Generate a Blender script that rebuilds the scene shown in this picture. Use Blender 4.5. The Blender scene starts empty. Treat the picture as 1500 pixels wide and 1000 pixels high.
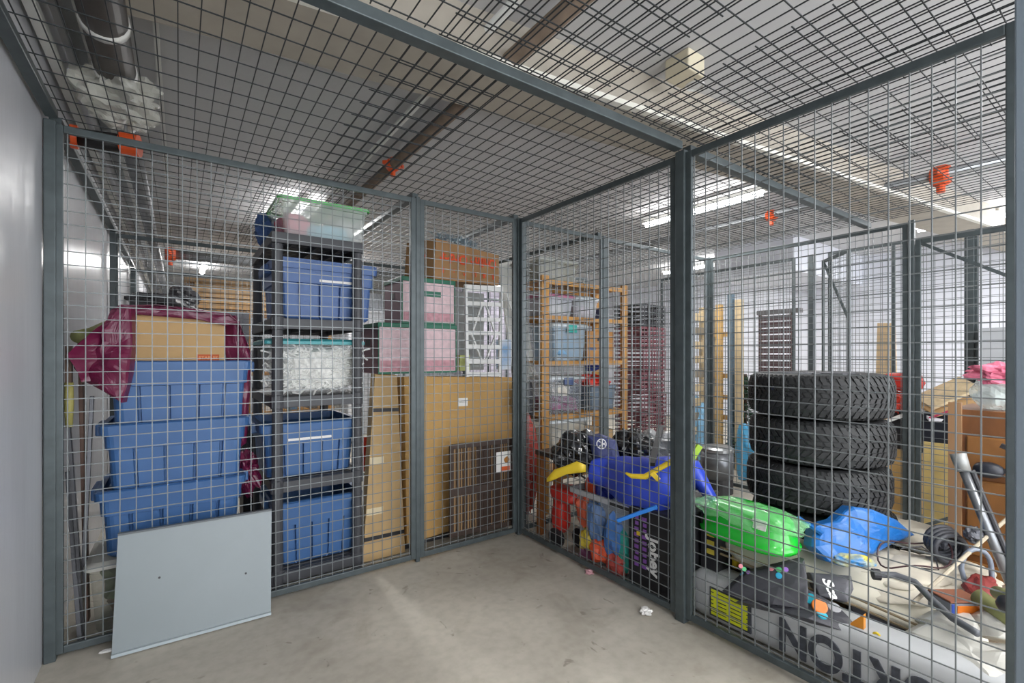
import bpy, math, random
from mathutils import Vector, Matrix, noise
random.seed(7)
C = bpy.context.scene.collection
PI = math.pi
# ---------------------------------------------------------------- camera geometry (metres)
CAMH = 1.2
YAW = math.radians(35.3)
FWD = (math.sin(YAW), math.cos(YAW)); RGT = (math.cos(YAW), -math.sin(YAW))
def at(u, v, x=None, y=None, z=None, d=None):
    k = (u-750)/688; q = (520-v)/688
    r = (FWD[0]+RGT[0]*k, FWD[1]+RGT[1]*k, q)
    if x is not None: t = x/r[0]
    elif y is not None: t = y/r[1]
    elif z is not None: t = (z-CAMH)/r[2]
    else: t = d
    return Vector((r[0]*t, r[1]*t, CAMH+r[2]*t))
# ---------------------------------------------------------------- materials
def lin(h):
    h = h.lstrip('#'); o = []
    for i in (0, 2, 4):
        c = int(h[i:i+2], 16)/255
        o.append(c/12.92 if c <= .04045 else ((c+.055)/1.055)**2.4)
    return (*o, 1)
MATS = {}
def mat(name, col, rough=.6, metal=0, bump=0, bscale=60, var=0, vscale=8, emit=0, spec=.5, col2=None, stretch=None, coat=0):
    if name in MATS: return MATS[name]
    m = bpy.data.materials.new(name); m.use_nodes = True
    nt = m.node_tree; N = nt.nodes; L = nt.links; b = N['Principled BSDF']
    b.inputs['Base Color'].default_value = lin(col)
    b.inputs['Roughness'].default_value = rough
    b.inputs['Metallic'].default_value = metal
    b.inputs['Specular IOR Level'].default_value = spec
    if coat: b.inputs['Coat Weight'].default_value = coat
    if emit:
        b.inputs['Emission Color'].default_value = lin(col); b.inputs['Emission Strength'].default_value = emit
    if var or bump:
        tc = N.new('ShaderNodeTexCoord'); mp = N.new('ShaderNodeMapping')
        L.new(tc.outputs['Object'], mp.inputs['Vector'])
        if stretch: mp.inputs['Scale'].default_value = stretch
    if var:
        nz = N.new('ShaderNodeTexNoise'); nz.inputs['Scale'].default_value = vscale; nz.inputs['Detail'].default_value = 6
        L.new(mp.outputs[0], nz.inputs['Vector'])
        cr = N.new('ShaderNodeValToRGB'); L.new(nz.outputs['Fac'], cr.inputs['Fac'])
        c0 = lin(col); c1 = lin(col2) if col2 else tuple(min(1, x*(1+var)) for x in c0[:3])+(1,)
        if not col2: c0 = tuple(x*(1-var) for x in c0[:3])+(1,)
        cr.color_ramp.elements[0].color = c0; cr.color_ramp.elements[0].position = .35
        cr.color_ramp.elements[1].color = c1; cr.color_ramp.elements[1].position = .65
        L.new(cr.outputs['Color'], b.inputs['Base Color'])
    if bump:
        nb = N.new('ShaderNodeTexNoise'); nb.inputs['Scale'].default_value = bscale; nb.inputs['Detail'].default_value = 4
        L.new(mp.outputs[0], nb.inputs['Vector'])
        bp = N.new('ShaderNodeBump'); bp.inputs['Strength'].default_value = bump; bp.inputs['Distance'].default_value = .01
        L.new(nb.outputs['Fac'], bp.inputs['Height']); L.new(bp.outputs['Normal'], b.inputs['Normal'])
    MATS[name] = m; return m
def clear(name, col, alpha=.35, rough=.15):
    if name in MATS: return MATS[name]
    m = bpy.data.materials.new(name); m.use_nodes = True
    nt = m.node_tree; N = nt.nodes; L = nt.links; b = N['Principled BSDF']
    b.inputs['Base Color'].default_value = lin(col); b.inputs['Roughness'].default_value = rough
    tr = N.new('ShaderNodeBsdfTransparent'); mx = N.new('ShaderNodeMixShader'); mx.inputs[0].default_value = alpha
    L.new(tr.outputs[0], mx.inputs[1]); L.new(b.outputs[0], mx.inputs[2])
    L.new(mx.outputs[0], N['Material Output'].inputs['Surface'])
    MATS[name] = m; return m
def _folds(seed, K):
    rd = random.Random(seed*17+3); o = []
    for i in range(K):
        d = Vector((rd.gauss(0,1), rd.gauss(0,1), rd.gauss(0,1))).normalized()
        o.append((d, rd.random(), rd.uniform(.55,1.7)))
    return o
def crump(P, folds, freq):
    s = 0
    for d, c, m in folds:
        x = (P.dot(d)*freq*m+c+.25*noise.noise(P*freq*.7+d*9)) % 1
        s += (abs(x-.5)*4-1)/m
    return s/len(folds)
from mathutils.bvhtree import BVHTree
def surf(mb, u, v):
    b = BVHTree.FromPolygons([Vector(p) for p in mb.v], mb.f)
    o = Vector((0,0,CAMH)); r = (at(u, v, d=1)-o).normalized()
    h, n, i, d = b.ray_cast(o, r)
    return (h-r*.001, n if n.dot(r) < 0 else -n) if h else (at(u, v, d=1.8), -r)
def disc(mb, u, v, r, th=.0025, n=14, ry=None):
    """a flat round patch lying on the surface of mb"""
    p, nn = surf(mb, u, v); M = Matrix.Translation(p) @ nn.to_track_quat('Z','Y').to_matrix().to_4x4()
    return MB().lathe([(r,-.004),(r,th),(r*.8,th*1.2)], n, M=M)
# ---------------------------------------------------------------- mesh builder
class MB:
    def __init__(s): s.v = []; s.f = []; s.m = []
    def add(s, vs, fs, mi=0, M=None):
        o = len(s.v)
        for p in vs:
            p = Vector(p)
            if M is not None: p = M @ p
            s.v.append(tuple(p))
        for f in fs: s.f.append(tuple(o+i for i in f)); s.m.append(mi)
        return s
    def box(s, x0, y0, z0, x1, y1, z1, mi=0, M=None):
        vs = [(x0,y0,z0),(x1,y0,z0),(x1,y1,z0),(x0,y1,z0),(x0,y0,z1),(x1,y0,z1),(x1,y1,z1),(x0,y1,z1)]
        return s.add(vs, [(0,3,2,1),(4,5,6,7),(0,1,5,4),(1,2,6,5),(2,3,7,6),(3,0,4,7)], mi, M)
    def prism(s, poly, d0, d1, axis='y', mi=0, M=None):
        n = len(poly); vs = []
        for d in (d0, d1):
            for a, b in poly:
                vs.append({'y': (a, d, b), 'x': (d, a, b), 'z': (a, b, d)}[axis])
        fs = [tuple(range(n-1, -1, -1)), tuple(range(n, 2*n))]
        for i in range(n):
            j = (i+1) % n; fs.append((i, j, n+j, n+i))
        return s.add(vs, fs, mi, M)
    def bar(s, a, b, w, h=None, mi=0, up=(0,0,1)):
        a = Vector(a); b = Vector(b); h = w if h is None else h
        d = (b-a).normalized(); u = Vector(up)
        if abs(d.dot(u)) > .97: u = Vector((1,0,0))
        sd = d.cross(u).normalized()*(w/2); uu = sd.cross(d).normalized()*(h/2)
        vs = [a-sd-uu, a+sd-uu, a+sd+uu, a-sd+uu, b-sd-uu, b+sd-uu, b+sd+uu, b-sd+uu]
        return s.add(vs, [(0,3,2,1),(4,5,6,7),(0,1,5,4),(1,2,6,5),(2,3,7,6),(3,0,4,7)], mi)
    def tube(s, pts, r, n=8, mi=0, closed=False, cap=True):
        pts = [Vector(p) for p in pts]; rs = r if isinstance(r, (list, tuple)) else [r]*len(pts)
        N = len(pts); o = len(s.v); pu = None
        for i, p in enumerate(pts):
            if closed: d = pts[(i+1) % N]-pts[i-1]
            else: d = pts[min(i+1, N-1)]-pts[max(i-1, 0)]
            d.normalize()
            if pu is None:
                u = Vector((0,0,1)) if abs(d.z) < .9 else Vector((1,0,0))
            else: u = pu
            u = (u-d*u.dot(d)).normalized(); w = d.cross(u); pu = u
            for k in range(n):
                a = 2*PI*k/n; s.v.append(tuple(p+(u*math.cos(a)+w*math.sin(a))*rs[i]))
        for i in range(N if closed else N-1):
            for k in range(n):
                a = o+i*n+k; b = o+i*n+(k+1) % n; j = (i+1) % N
                s.f.append((a, b, o+j*n+(k+1) % n, o+j*n+k)); s.m.append(mi)
        if cap and not closed:
            s.f.append(tuple(o+k for k in range(n-1, -1, -1))); s.m.append(mi)
            s.f.append(tuple(o+(N-1)*n+k for k in range(n))); s.m.append(mi)
        return s
    def lathe(s, prof, n=24, mi=0, M=None, cap=True):
        vs = []; fs = []
        for r, z in prof:
            for k in range(n):
                a = 2*PI*k/n; vs.append((r*math.cos(a), r*math.sin(a), z))
        for i in range(len(prof)-1):
            for k in range(n):
                k2 = (k+1) % n; fs.append((i*n+k, i*n+k2, (i+1)*n+k2, (i+1)*n+k))
        if cap:
            fs.append(tuple(range(n-1, -1, -1))); fs.append(tuple((len(prof)-1)*n+k for k in range(n)))
        return s.add(vs, fs, mi, M)
    def grid(s, fn, nu, nv, mi=0, closed=False):
        o = len(s.v)
        for i in range(nu+1):
            for j in range(nv+1): s.v.append(tuple(fn(i/nu, j/nv)))
        for i in range(nu):
            for j in range(nv):
                a = o+i*(nv+1)+j; s.f.append((a, a+1, a+nv+2, a+nv+1)); s.m.append(mi)
        return s
    def blob(s, c, r, seed=0, amp=.12, freq=3., flat=None, p=1., n=40, mi=0, M=None, ridge=True):
        c = Vector(c); vs = []; fs = []; nr = n//2; rd = random.Random(seed*31+5)
        off = Vector((seed*7.3, seed*3.1, seed*1.7))
        folds = []; fine = _folds(seed+40, 9)
        K = int(7+freq*4)
        for i in range(K):
            d = Vector((rd.gauss(0,1), rd.gauss(0,1), rd.gauss(0,1))).normalized()
            folds.append((d, rd.uniform(-.85,.85), (1 if i % 2 else -1)*rd.uniform(.5,1)))
        def sg(a): return math.copysign(abs(a)**p, a)
        for i in range(nr+1):
            th = PI*i/nr
            for k in range(n):
                ph = 2*PI*k/n
                q = Vector((sg(math.sin(th))*sg(math.cos(ph)), sg(math.sin(th))*sg(math.sin(ph)), sg(math.cos(th))))
                if ridge:
                    dsp = sum(s_*(abs(q.dot(d)-c_)-.45) for d, c_, s_ in folds)/math.sqrt(K)*1.1
                    dsp = dsp*.75+1.5*crump(q, fine, freq*.55)+.5*crump(q, fine[::-1][:6], freq*1.3)
                else: dsp = noise.noise(q*freq+off)
                q = q*(1+amp*dsp)
                P = Vector((q.x*r[0], q.y*r[1], q.z*r[2]))
                if flat is not None and P.z < -r[2]*flat: P.z = -r[2]*flat
                if M is not None: P = M @ P
                vs.append(P+c)
        for i in range(nr):
            for k in range(n):
                k2 = (k+1) % n; fs.append((i*n+k, (i+1)*n+k, (i+1)*n+k2, i*n+k2))
        return s.add(vs, fs, mi)
    def build(s, name, mats, parent=None, smooth=False, bevel=0, world=True, solid=0, segs=2, subd=0):
        if not isinstance(mats, (list, tuple)): mats = [mats]
        vs = s.v; loc = Vector((0,0,0))
        if parent is None:
            if world:
                xs = [p[0] for p in vs]; ys = [p[1] for p in vs]; zs = [p[2] for p in vs]
                loc = Vector(((min(xs)+max(xs))/2, (min(ys)+max(ys))/2, min(zs)))
                vs = [(p[0]-loc.x, p[1]-loc.y, p[2]-loc.z) for p in vs]
        elif world:
            W = Matrix.Identity(4); q = parent
            while q is not None:
                W = (Matrix.Translation(q.location) @ q.rotation_euler.to_matrix().to_4x4()) @ W; q = q.parent
            I = W.inverted(); vs = [tuple(I @ Vector(p)) for p in vs]
        me = bpy.data.meshes.new(name); me.from_pydata([tuple(p) for p in vs], [], s.f); me.update()
        for m in mats: me.materials.append(m)
        me.polygons.foreach_set('material_index', s.m)
        if smooth: me.polygons.foreach_set('use_smooth', [True]*len(me.polygons))
        o = bpy.data.objects.new(name, me); C.objects.link(o); o.location = loc
        if parent is not None: o.parent = parent
        if solid:
            md = o.modifiers.new('solid', 'SOLIDIFY'); md.thickness = solid; md.offset = 0
        if bevel:
            md = o.modifiers.new('bevel', 'BEVEL'); md.width = bevel; md.segments = segs; md.limit_method = 'ANGLE'; md.angle_limit = .7
            md.harden_normals = False
        if subd:
            md = o.modifiers.new('sub', 'SUBSURF'); md.levels = subd; md.render_levels = subd
        return o
def tag(o, label, cat, group=None, kind=None):
    o['label'] = label; o['category'] = cat
    if group: o['group'] = group
    if kind: o['kind'] = kind
    return o
def thing(name, label, cat, loc=(0,0,0), rotz=0, group=None, rot=None):
    o = bpy.data.objects.new(name, None); C.objects.link(o); o.location = loc
    o.rotation_euler = rot if rot else (0, 0, rotz); o.empty_display_size = .1
    return tag(o, label, cat, group)
def struct(name, mb, m, **k):
    o = mb.build(name, m, world=False, **k); o['kind'] = 'structure'; return o
def copy_tree(o, parent=None):
    c = o.copy(); C.objects.link(c); c.parent = parent
    for ch in list(o.children): copy_tree(ch, c)
    return c
def dup(o, loc, rotz, label, group=None, scale=None):
    c = copy_tree(o); c.location = loc; c.rotation_euler = (0, 0, rotz); c['label'] = label
    if group: c['group'] = group
    if scale: c.scale = scale
    return c
def text(name, s, m, size, origin, right, up, parent=None, ext=.001, align='CENTER', bold=0, sx=1):
    cu = bpy.data.curves.new(name, 'FONT'); cu.body = s; cu.size = size; cu.extrude = ext; cu.align_x = align; cu.align_y = 'CENTER'
    cu.offset = bold
    t = bpy.data.objects.new(name, cu); C.objects.link(t)
    bpy.context.view_layer.update()
    me = bpy.data.meshes.new_from_object(t.evaluated_get(bpy.context.evaluated_depsgraph_get()))
    bpy.data.objects.remove(t); bpy.data.curves.remove(cu)
    r = Vector(right).normalized(); u = Vector(up).normalized(); nn = r.cross(u)
    R = Matrix((r, u, nn)).transposed().to_4x4()
    mb = MB(); mb.add([Vector((v.co.x*sx, v.co.y, v.co.z)) for v in me.vertices], [tuple(p.vertices) for p in me.polygons], 0, Matrix.Translation(Vector(origin)) @ R)
    bpy.data.meshes.remove(me)
    return mb.build(name, m, parent)
# ================================================================ MATERIALS
M_frame = mat('cage_paint', '495153', .42, .3, var=.12, vscale=20)
M_wire = mat('cage_wire', '74797a', .4, .35)
M_wall = mat('wall_paint', 'b4b5b9', .28, bump=.25, bscale=4, stretch=(3,3,.6), spec=.45, var=.04, vscale=2)
M_wallf = mat('white_paint', 'd8dae2', .5)
M_ceil = mat('ceiling_paint', 'bcbcbd', .7, bump=.1, bscale=30)
M_beam = mat('soffit_paint', 'a39c90', .7, var=.06)
M_edge = mat('soffit_edge', 'd8d6cc', .6)
# ---- concrete floor with mottling, hairline scratches and dirt
def floor_mat():
    m = bpy.data.materials.new('concrete_floor'); m.use_nodes = True
    nt = m.node_tree; N = nt.nodes; L = nt.links; b = N['Principled BSDF']
    tc = N.new('ShaderNodeTexCoord')
    def nz(sc, det, dist=0):
        n = N.new('ShaderNodeTexNoise'); n.inputs['Scale'].default_value = sc; n.inputs['Detail'].default_value = det
        n.inputs['Distortion'].default_value = dist; L.new(tc.outputs['Object'], n.inputs['Vector']); return n
    def ramp(src, p0, c0, p1, c1):
        r = N.new('ShaderNodeValToRGB'); L.new(src, r.inputs['Fac'])
        r.color_ramp.elements[0].position = p0; r.color_ramp.elements[0].color = c0
        r.color_ramp.elements[1].position = p1; r.color_ramp.elements[1].color = c1; return r
    def mul(a, c, f=1):
        x = N.new('ShaderNodeMix'); x.data_type = 'RGBA'; x.blend_type = 'MULTIPLY'; x.inputs[0].default_value = f
        L.new(a, x.inputs[6]); L.new(c, x.inputs[7]); return x.outputs[2]
    base = ramp(nz(1.6, 8, .6).outputs['Fac'], .35, lin('a39d91'), .68, lin('b9b3a6'))
    fine = ramp(nz(22, 6).outputs['Fac'], .3, (.86,.86,.85,1), .6, (1,1,1,1))
    spots = ramp(nz(9, 3, 1.5).outputs['Fac'], .27, (.55,.53,.5,1), .33, (1,1,1,1))
    scr = ramp(nz(3, 12, 1.2).outputs['Fac'], .34, (.84,.82,.79,1), .42, (1,1,1,1))
    o = mul(base.outputs[0], fine.outputs[0]); o = mul(o, spots.outputs[0], .8); o = mul(o, scr.outputs[0], .7)
    L.new(o, b.inputs['Base Color']); b.inputs['Roughness'].default_value = .55
    bp = N.new('ShaderNodeBump'); bp.inputs['Strength'].default_value = .15; L.new(nz(40, 5).outputs['Fac'], bp.inputs['Height']); L.new(bp.outputs[0], b.inputs['Normal'])
    return m
M_floor = floor_mat()
ZC = 2.62
# ================================================================ SETTING
struct('floor', MB().box(-.6,-2.2,-.05, 8.3,12.2,0), M_floor)
struct('wall_left', MB().box(-.6,-2.2,0, -.435,12.1,ZC), M_wall)
struct('ceiling', MB().box(-.6,-2.2,ZC, 8.3,12.2,ZC+.1), M_ceil)
struct('wall_back', MB().box(-.6,12.0,0, 8.2,12.2,ZC), M_wallf)
struct('wall_right', MB().box(8.0,-2.2,0, 8.2,12.0,ZC), M_wallf)
# dropped beam, slightly out of square with the cages
ang = math.radians(-7)
dB = Vector((math.cos(ang), math.sin(ang), 0)); nB = Vector((-dB.y, dB.x, 0))
P0 = at(700, 91, z=2.4)
def beambox(mb, s0, s1, n0, n1, z0, z1, mi=0):
    vs = []
    for z in (z0, z1):
        for s, n in ((s0,n0),(s1,n0),(s1,n1),(s0,n1)):
            p = P0+dB*s+nB*n; vs.append((p.x, p.y, z))
    return mb.add(vs, [(0,3,2,1),(4,5,6,7),(0,1,5,4),(1,2,6,5),(2,3,7,6),(3,0,4,7)], mi)
mb = MB(); beambox(mb, -1.55, 7.0, 0, .34, 2.4, ZC, 0); beambox(mb, -1.55, 7.0, -.035, -.001, 2.4, 2.425, 1)
struct('trim_1', mb, [M_beam, M_edge])
# white bulkhead by the far wall and a kerb line along the left wall
mb = MB(); mb.box(5.9, 2.6, 2.2, 8.0, 3.6, ZC); struct('trim_2', mb, M_wallf)

# ================================================================ CAGE
HC = 2.11; SP = .0535
def wires(mb, O, U, V, lu, lv, su=SP, sv=SP, r=.00175, jit=0):
    O = Vector(O); U = Vector(U); V = Vector(V); Nn = U.cross(V)
    def wire(a, b, ax):
        s = ax*r; t = Nn*r
        vs = [a-s-t, a+s-t, a+s+t, a-s+t, b-s-t, b+s-t, b+s+t, b-s+t]
        mb.add(vs, [(0,1,5,4),(1,2,6,5),(2,3,7,6),(3,0,4,7)])
    n = int(lu/su)
    for i in range(n+1):
        x = min(lu, i*su+su*.5); j = random.uniform(-jit, jit)
        wire(O+U*(x+j)+Nn*r, O+U*(x+j)+V*lv+Nn*r, U)
    n = int(lv/sv)
    for i in range(n+1):
        y = min(lv, i*sv+sv*.5)
        wire(O+V*y-Nn*r, O+V*y+U*lu-Nn*r, V)
def panel(x0, y0, x1, y1, label, z0=.02, z1=HC, w=.03, name='wire_fence', cat='wire fence', brace=False, group='wire mesh cage panels', su=SP, extra=()):
    a = Vector((x0,y0,0)); b = Vector((x1,y1,0)); U = (b-a).normalized(); L = (b-a).length; rz = math.atan2(U.y, U.x)
    t = thing(name, label, cat, (x0,y0,0), rz, group)
    d = .02
    for xx in (0, L-w):
        MB().box(xx, -d/2, z0, xx+w, d/2, z1).build('upright', M_frame, t, world=False, bevel=.003)
    MB().box(w, -d/2, z0, L-w, d/2, z0+w).build('rail', M_frame, t, world=False, bevel=.003)
    MB().box(w, -d/2, z1-w, L-w, d/2, z1).build('rail', M_frame, t, world=False, bevel=.003)
    mb = MB(); wires(mb, (w*.5,0,z0+w*.5), (1,0,0), (0,0,1), L-w, z1-z0-w, su, SP)
    mb.build('wire_mesh', M_wire, t, world=False)
    if brace:
        MB().bar((w*.6,0,z1-w*.6), (L-w*.6,0,z1-.62), .014, .02).build('brace', M_frame, t, world=False)
        MB().bar((w*.6,0,z0+w*.6), (L-w*.6,0,z0+.62), .014, .02).build('brace', M_frame, t, world=False)
    for xx in extra:
        MB().box(xx, -d/2, z0+w, xx+w*.8, d/2, z1-w).build('upright', M_frame, t, world=False, bevel=.003)
    return t
XL, XM, XR, XF = -.405, 1.13, 1.86, 4.08
YB, YN = 2.55, 1.29
panel(XL, YB, XM-.012, YB, 'wide mesh panel in front of blue bins and black shelving', extra=())
panel(XM+.012, YB, XR-.02, YB, 'narrower mesh panel in front of tall cardboard boxes and wicker screen')
panel(XR, YB-.02, XR, YN+.03, 'side mesh panel in front of toy bin and blue inflatable')
panel(XR, YN-.02, XR, .24, 'nearest right mesh panel in front of long white snowboard bag')
panel(XR+.03, YB, 2.66, YB, 'mesh panel in front of yellow wooden shelf, right of the corner post')
panel(2.68, YB, XF-.02, YB, 'mesh panel behind blue inflatable, right of yellow wooden shelf')
panel(XF, YB-.02, XF, 1.06, 'mesh panel behind the tyre stack', group=None)
panel(XF, 1.02, XF, .1, 'mesh gate with diagonal braces right of the tyre stack', name='cage_gate', cat='mesh gate', brace=True, group=None, z1=1.98)
panel(XL, 4.58, 2.6, 4.58, 'mesh panel at rear of the cage with blue bins', extra=(1.5,))
panel(XL, 6.35, 4.4, 6.35, 'mesh panel in the row farthest back on left', extra=(1.5, 3.0))
panel(2.9, 4.6, 3.9, 4.0, 'open mesh gate beside maroon crates', name='cage_gate', cat='mesh gate', brace=True, group=None)
panel(5.15, 3.9, 5.15, 2.25, 'mesh panel across the corridor left of braced gate', z1=2.2)
panel(5.15, 1.95, 5.15, .95, 'far mesh panel across the corridor behind plank', z1=2.2, extra=(.5,))
panel(5.1, 1.98, 4.72, 1.62, 'far open mesh gate with brace before white wall', name='cage_gate', cat='mesh gate', brace=True, group=None, z1=2.12)
panel(5.15, .93, 5.15, -.2, 'far right mesh panel across the corridor above stacked boards', z1=2.2)
def post(x, y, label, z1=HC+.01, w=.036, m=None, group='cage posts', z0=0):
    o = MB().box(x-w/2, y-w/2, z0, x+w/2, y+w/2, z1).build('cage_post', m or M_frame, bevel=.003)
    return tag(o, label, 'post', group)
post(XL-.008, YB, 'grey steel post against left wall beside mesh panel')
post(XM, YB, 'grey steel post between wide panel and cardboard box panel', w=.024)
post(XR, YB, 'grey steel post at the inner corner of the two mesh walls')
p = post(XR, YN, 'tallest looking grey steel post at centre right, nearest of the cage corners', w=.046)
post(2.67, YB, 'grey steel post in front of yellow wooden shelf', w=.03)
post(XF, YB, 'grey steel post behind the silver and black bin', w=.04)
post(XF, 1.04, 'dark steel post between tyre stack and braced gate', w=.034)
post(5.15, 2.1, 'far steel post beside open gate before the white wall', z1=2.2, w=.05)
post(5.15, .94, 'far steel post above stacked boards', z1=2.2, w=.04)
post(XL, 4.58, 'steel post against left wall, second row')
post(XL, 6.35, 'steel post against left wall, third row')
# near door jamb on the right edge of the view
q = at(1500, 520, d=.9)
tag(MB().box(q.x-.006, q.y-.05, 0, q.x+.05, q.y+.012, ZC-.01).build('door_jamb', mat('jamb_paint', '6c7780', .4, .2), bevel=.003), 'plain grey steel door jamb at the right edge of view', 'post')
# overhead rails
def rail(a, b, label, w=.038, h=.03):
    o = MB().bar(a, b, w, h).build('overhead_rail', M_frame, bevel=.003); return tag(o, label, 'rail', 'overhead cage rails')
zt = HC+.026
rail((XL,YN,zt), (XR-.03,YN,zt), 'thick overhead rail crossing the aisle above open floor', .045, .036)
rail((XR+.03,YN,zt), (XF,YN,zt), 'overhead rail over the tyre stack', .045, .036)
rail((XL,-1.2,zt), (XL,YB-.03,zt), 'overhead rail along left wall nearest the viewer')
rail((XL,YB+.03,zt), (XL,6.3,zt), 'overhead rail along left wall behind front panel')
rail((XM,YB+.03,zt), (XM,4.5,zt), 'overhead rail between black shelving and pink boxes')
rail((2.66,YB+.03,zt), (2.66,4.5,zt), 'overhead rail above yellow wooden shelf')
rail((XR,YB+.03,zt), (XR,4.5,zt), 'overhead rail behind inner corner post')
# roof mesh sheets
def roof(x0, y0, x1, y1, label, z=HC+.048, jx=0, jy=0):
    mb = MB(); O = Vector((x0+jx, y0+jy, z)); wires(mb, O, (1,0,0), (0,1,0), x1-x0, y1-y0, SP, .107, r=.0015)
    tag(mb.build('roof_mesh', mat('shaded_wire','2e3234',.5,.3)), label, 'wire mesh roof', 'overhead wire mesh sheets')  # panels' wire colour darkened: shade of the roof wires put into the paint
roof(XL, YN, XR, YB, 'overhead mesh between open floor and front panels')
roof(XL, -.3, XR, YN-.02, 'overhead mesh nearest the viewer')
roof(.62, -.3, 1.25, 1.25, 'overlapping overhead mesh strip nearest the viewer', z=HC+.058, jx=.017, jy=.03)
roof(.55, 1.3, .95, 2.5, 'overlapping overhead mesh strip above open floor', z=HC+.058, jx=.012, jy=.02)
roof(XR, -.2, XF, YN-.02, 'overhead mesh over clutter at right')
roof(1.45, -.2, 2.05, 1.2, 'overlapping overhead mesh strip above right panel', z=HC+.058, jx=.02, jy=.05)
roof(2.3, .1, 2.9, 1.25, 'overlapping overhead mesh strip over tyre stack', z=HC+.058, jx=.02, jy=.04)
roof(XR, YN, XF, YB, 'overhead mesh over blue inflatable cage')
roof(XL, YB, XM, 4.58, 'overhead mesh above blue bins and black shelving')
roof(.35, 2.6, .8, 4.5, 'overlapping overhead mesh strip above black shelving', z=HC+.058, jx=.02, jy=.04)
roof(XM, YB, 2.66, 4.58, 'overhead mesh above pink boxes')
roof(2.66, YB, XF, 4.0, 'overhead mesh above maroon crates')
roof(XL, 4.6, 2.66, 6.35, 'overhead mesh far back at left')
# ================================================================ PIPES AND FIXTURES
M_br = mat('rusty_pipe', '7a6a5c', .5, .3, var=.15, vscale=12)
M_gal = mat('galvanised', '9da0a2', .35, .7)
M_whp = mat('white_pipe', 'cfcfcb', .5)
M_org = mat('orange_coupling', 'd2501e', .4)
M_dkp = mat('dark_insulation', '4b4541', .5, var=.25, vscale=9, bump=.3, bscale=25)
tag(MB().tube([(1.145,-1,2.45),(1.145,11.5,2.45)], .036, 16).build('sprinkler_pipe', M_br, smooth=True), 'brown sprinkler pipe running back under the ceiling', 'pipe')
tag(MB().tube([(1.045,-1,2.55),(1.045,11.5,2.55)], .02, 10).build('conduit', M_whp, smooth=True), 'thin white conduit left of brown sprinkler pipe', 'pipe')
mb = MB().box(1.205,-1,2.52, 1.245,11.5,2.56); tag(mb.build('cable_channel', M_gal), 'slim perforated metal channel right of brown sprinkler pipe', 'channel')
def coupling(p, ax, r, label):
    ax = Vector(ax); p = Vector(p)
    mb = MB().tube([p-ax*r*.9, p-ax*r*.5, p+ax*r*.5, p+ax*r*.9], [r*1.1, r*1.3, r*1.3, r*1.1], 16)
    sd = Vector((0,0,1)).cross(ax).normalized()
    for s in (-1, 1): mb.bar(p+sd*s*r*1.2-ax*r*.5, p+sd*s*r*1.8+ax*r*.1, r*.7, r*.6)
    mb.tube([p, p-Vector((0,0,r*2.1))], r*.45, 10)
    return tag(mb.build('pipe_coupling', M_org), label, 'pipe coupling')
coupling((1.145, 2.97, 2.45), (0,1,0), .036, 'orange coupling on brown sprinkler pipe above mesh')
# left insulated pipe with white rings
t = thing('insulated_pipe', 'thick dark insulated pipe with white bands high above left wall', 'pipe', (-.22, 0, 2.4))
MB().tube([(-.22,-.5,2.4),(-.22,2.62,2.4)], .07, 20).build('pipe_sleeve', M_dkp, t, smooth=True)
for y in (1.55, 1.9, 2.2, 2.56):
    MB().tube([(-.22,y,2.4),(-.22,y+.035,2.4)], .075, 20).build('band', M_whp, t, smooth=True)
tag(MB().tube([(-.22,2.64,2.38),(-.22,11,2.38)], .045, 14).build('drain_pipe', mat('grey_pipe','77787a',.4,.3), smooth=True), 'long grey pipe running back beyond wrapped pipe end', 'pipe')
tag(MB().blob((-.2,2.74,2.36), (.15,.2,.11), 3, .4, 3.2, n=64).build('plastic_wrap', clear('wrap', 'dcdcd2', .42, .3)), 'crumpled clear plastic wrapped round the pipe end', 'plastic sheet')
t = thing('pipe_clamp', 'black cylinder with orange end collars below pipe at left', 'pipe clamp', (-.28,2.8,2.15))
MB().tube([(-.37,2.8,2.16),(-.2,2.76,2.16)], .04, 16).build('cylinder', mat('black_rubber','1a1a1b',.5), t, smooth=True)
MB().tube([(-.39,2.8,2.16),(-.365,2.8,2.16)], .05, 16).build('collar', M_org, t)
MB().tube([(-.215,2.765,2.16),(-.15,2.75,2.16)], .05, 16).build('collar', M_org, t)
MB().tube([(-.2,2.77,2.19),(-.2,2.77,ZC)], .006, 6).build('hanger_rod', M_gal, t)
for i, (x, z, w, m, lab) in enumerate(((-.405,2.36,.035,M_whp,'white duct strip closest to left wall'), (-.35,2.5,.05,M_gal,'flat grey cable tray beside left wall'), (-.30,2.45,.025,M_whp,'narrow white conduit between cable tray and dark pipe'), (-.08,2.56,.02,M_whp,'white conduit right of the thick dark pipe'))):
    tag(MB().box(x-w/2,-1,z, x+w/2,11.8,z+w*.8).build('conduit', m), lab, 'conduit')
# distant pipes
tag(MB().tube([(-.1,6.1,2.26),(4.5,6.1,2.26)], .05, 12).build('sprinkler_pipe', M_gal, smooth=True), 'silver pipe crossing far back at left', 'pipe')
coupling((-.08,6.1,2.26), (1,0,0), .055, 'orange coupling at the end of far silver pipe')
tag(MB().tube([(4.3,-.8,2.45),(4.3,5.2,2.45)], .035, 12).build('sprinkler_pipe', M_gal, smooth=True), 'grey pipe high on the right above far gates', 'pipe')
for u, lab, r in ((1130,'smaller orange coupling left on far right pipe', .04), (1378,'large bright orange coupling on far right pipe', .055)):
    p = at(u, 300, x=4.3); coupling((4.3, p.y, 2.44), (0,1,0), r, lab)
    tag(MB().tube([(4.3,p.y+.2,2.45),(4.3,p.y+.2,ZC)], .006, 6).build('hanger_rod', M_gal), 'thin hanger rod beside '+lab, 'rod')
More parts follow.
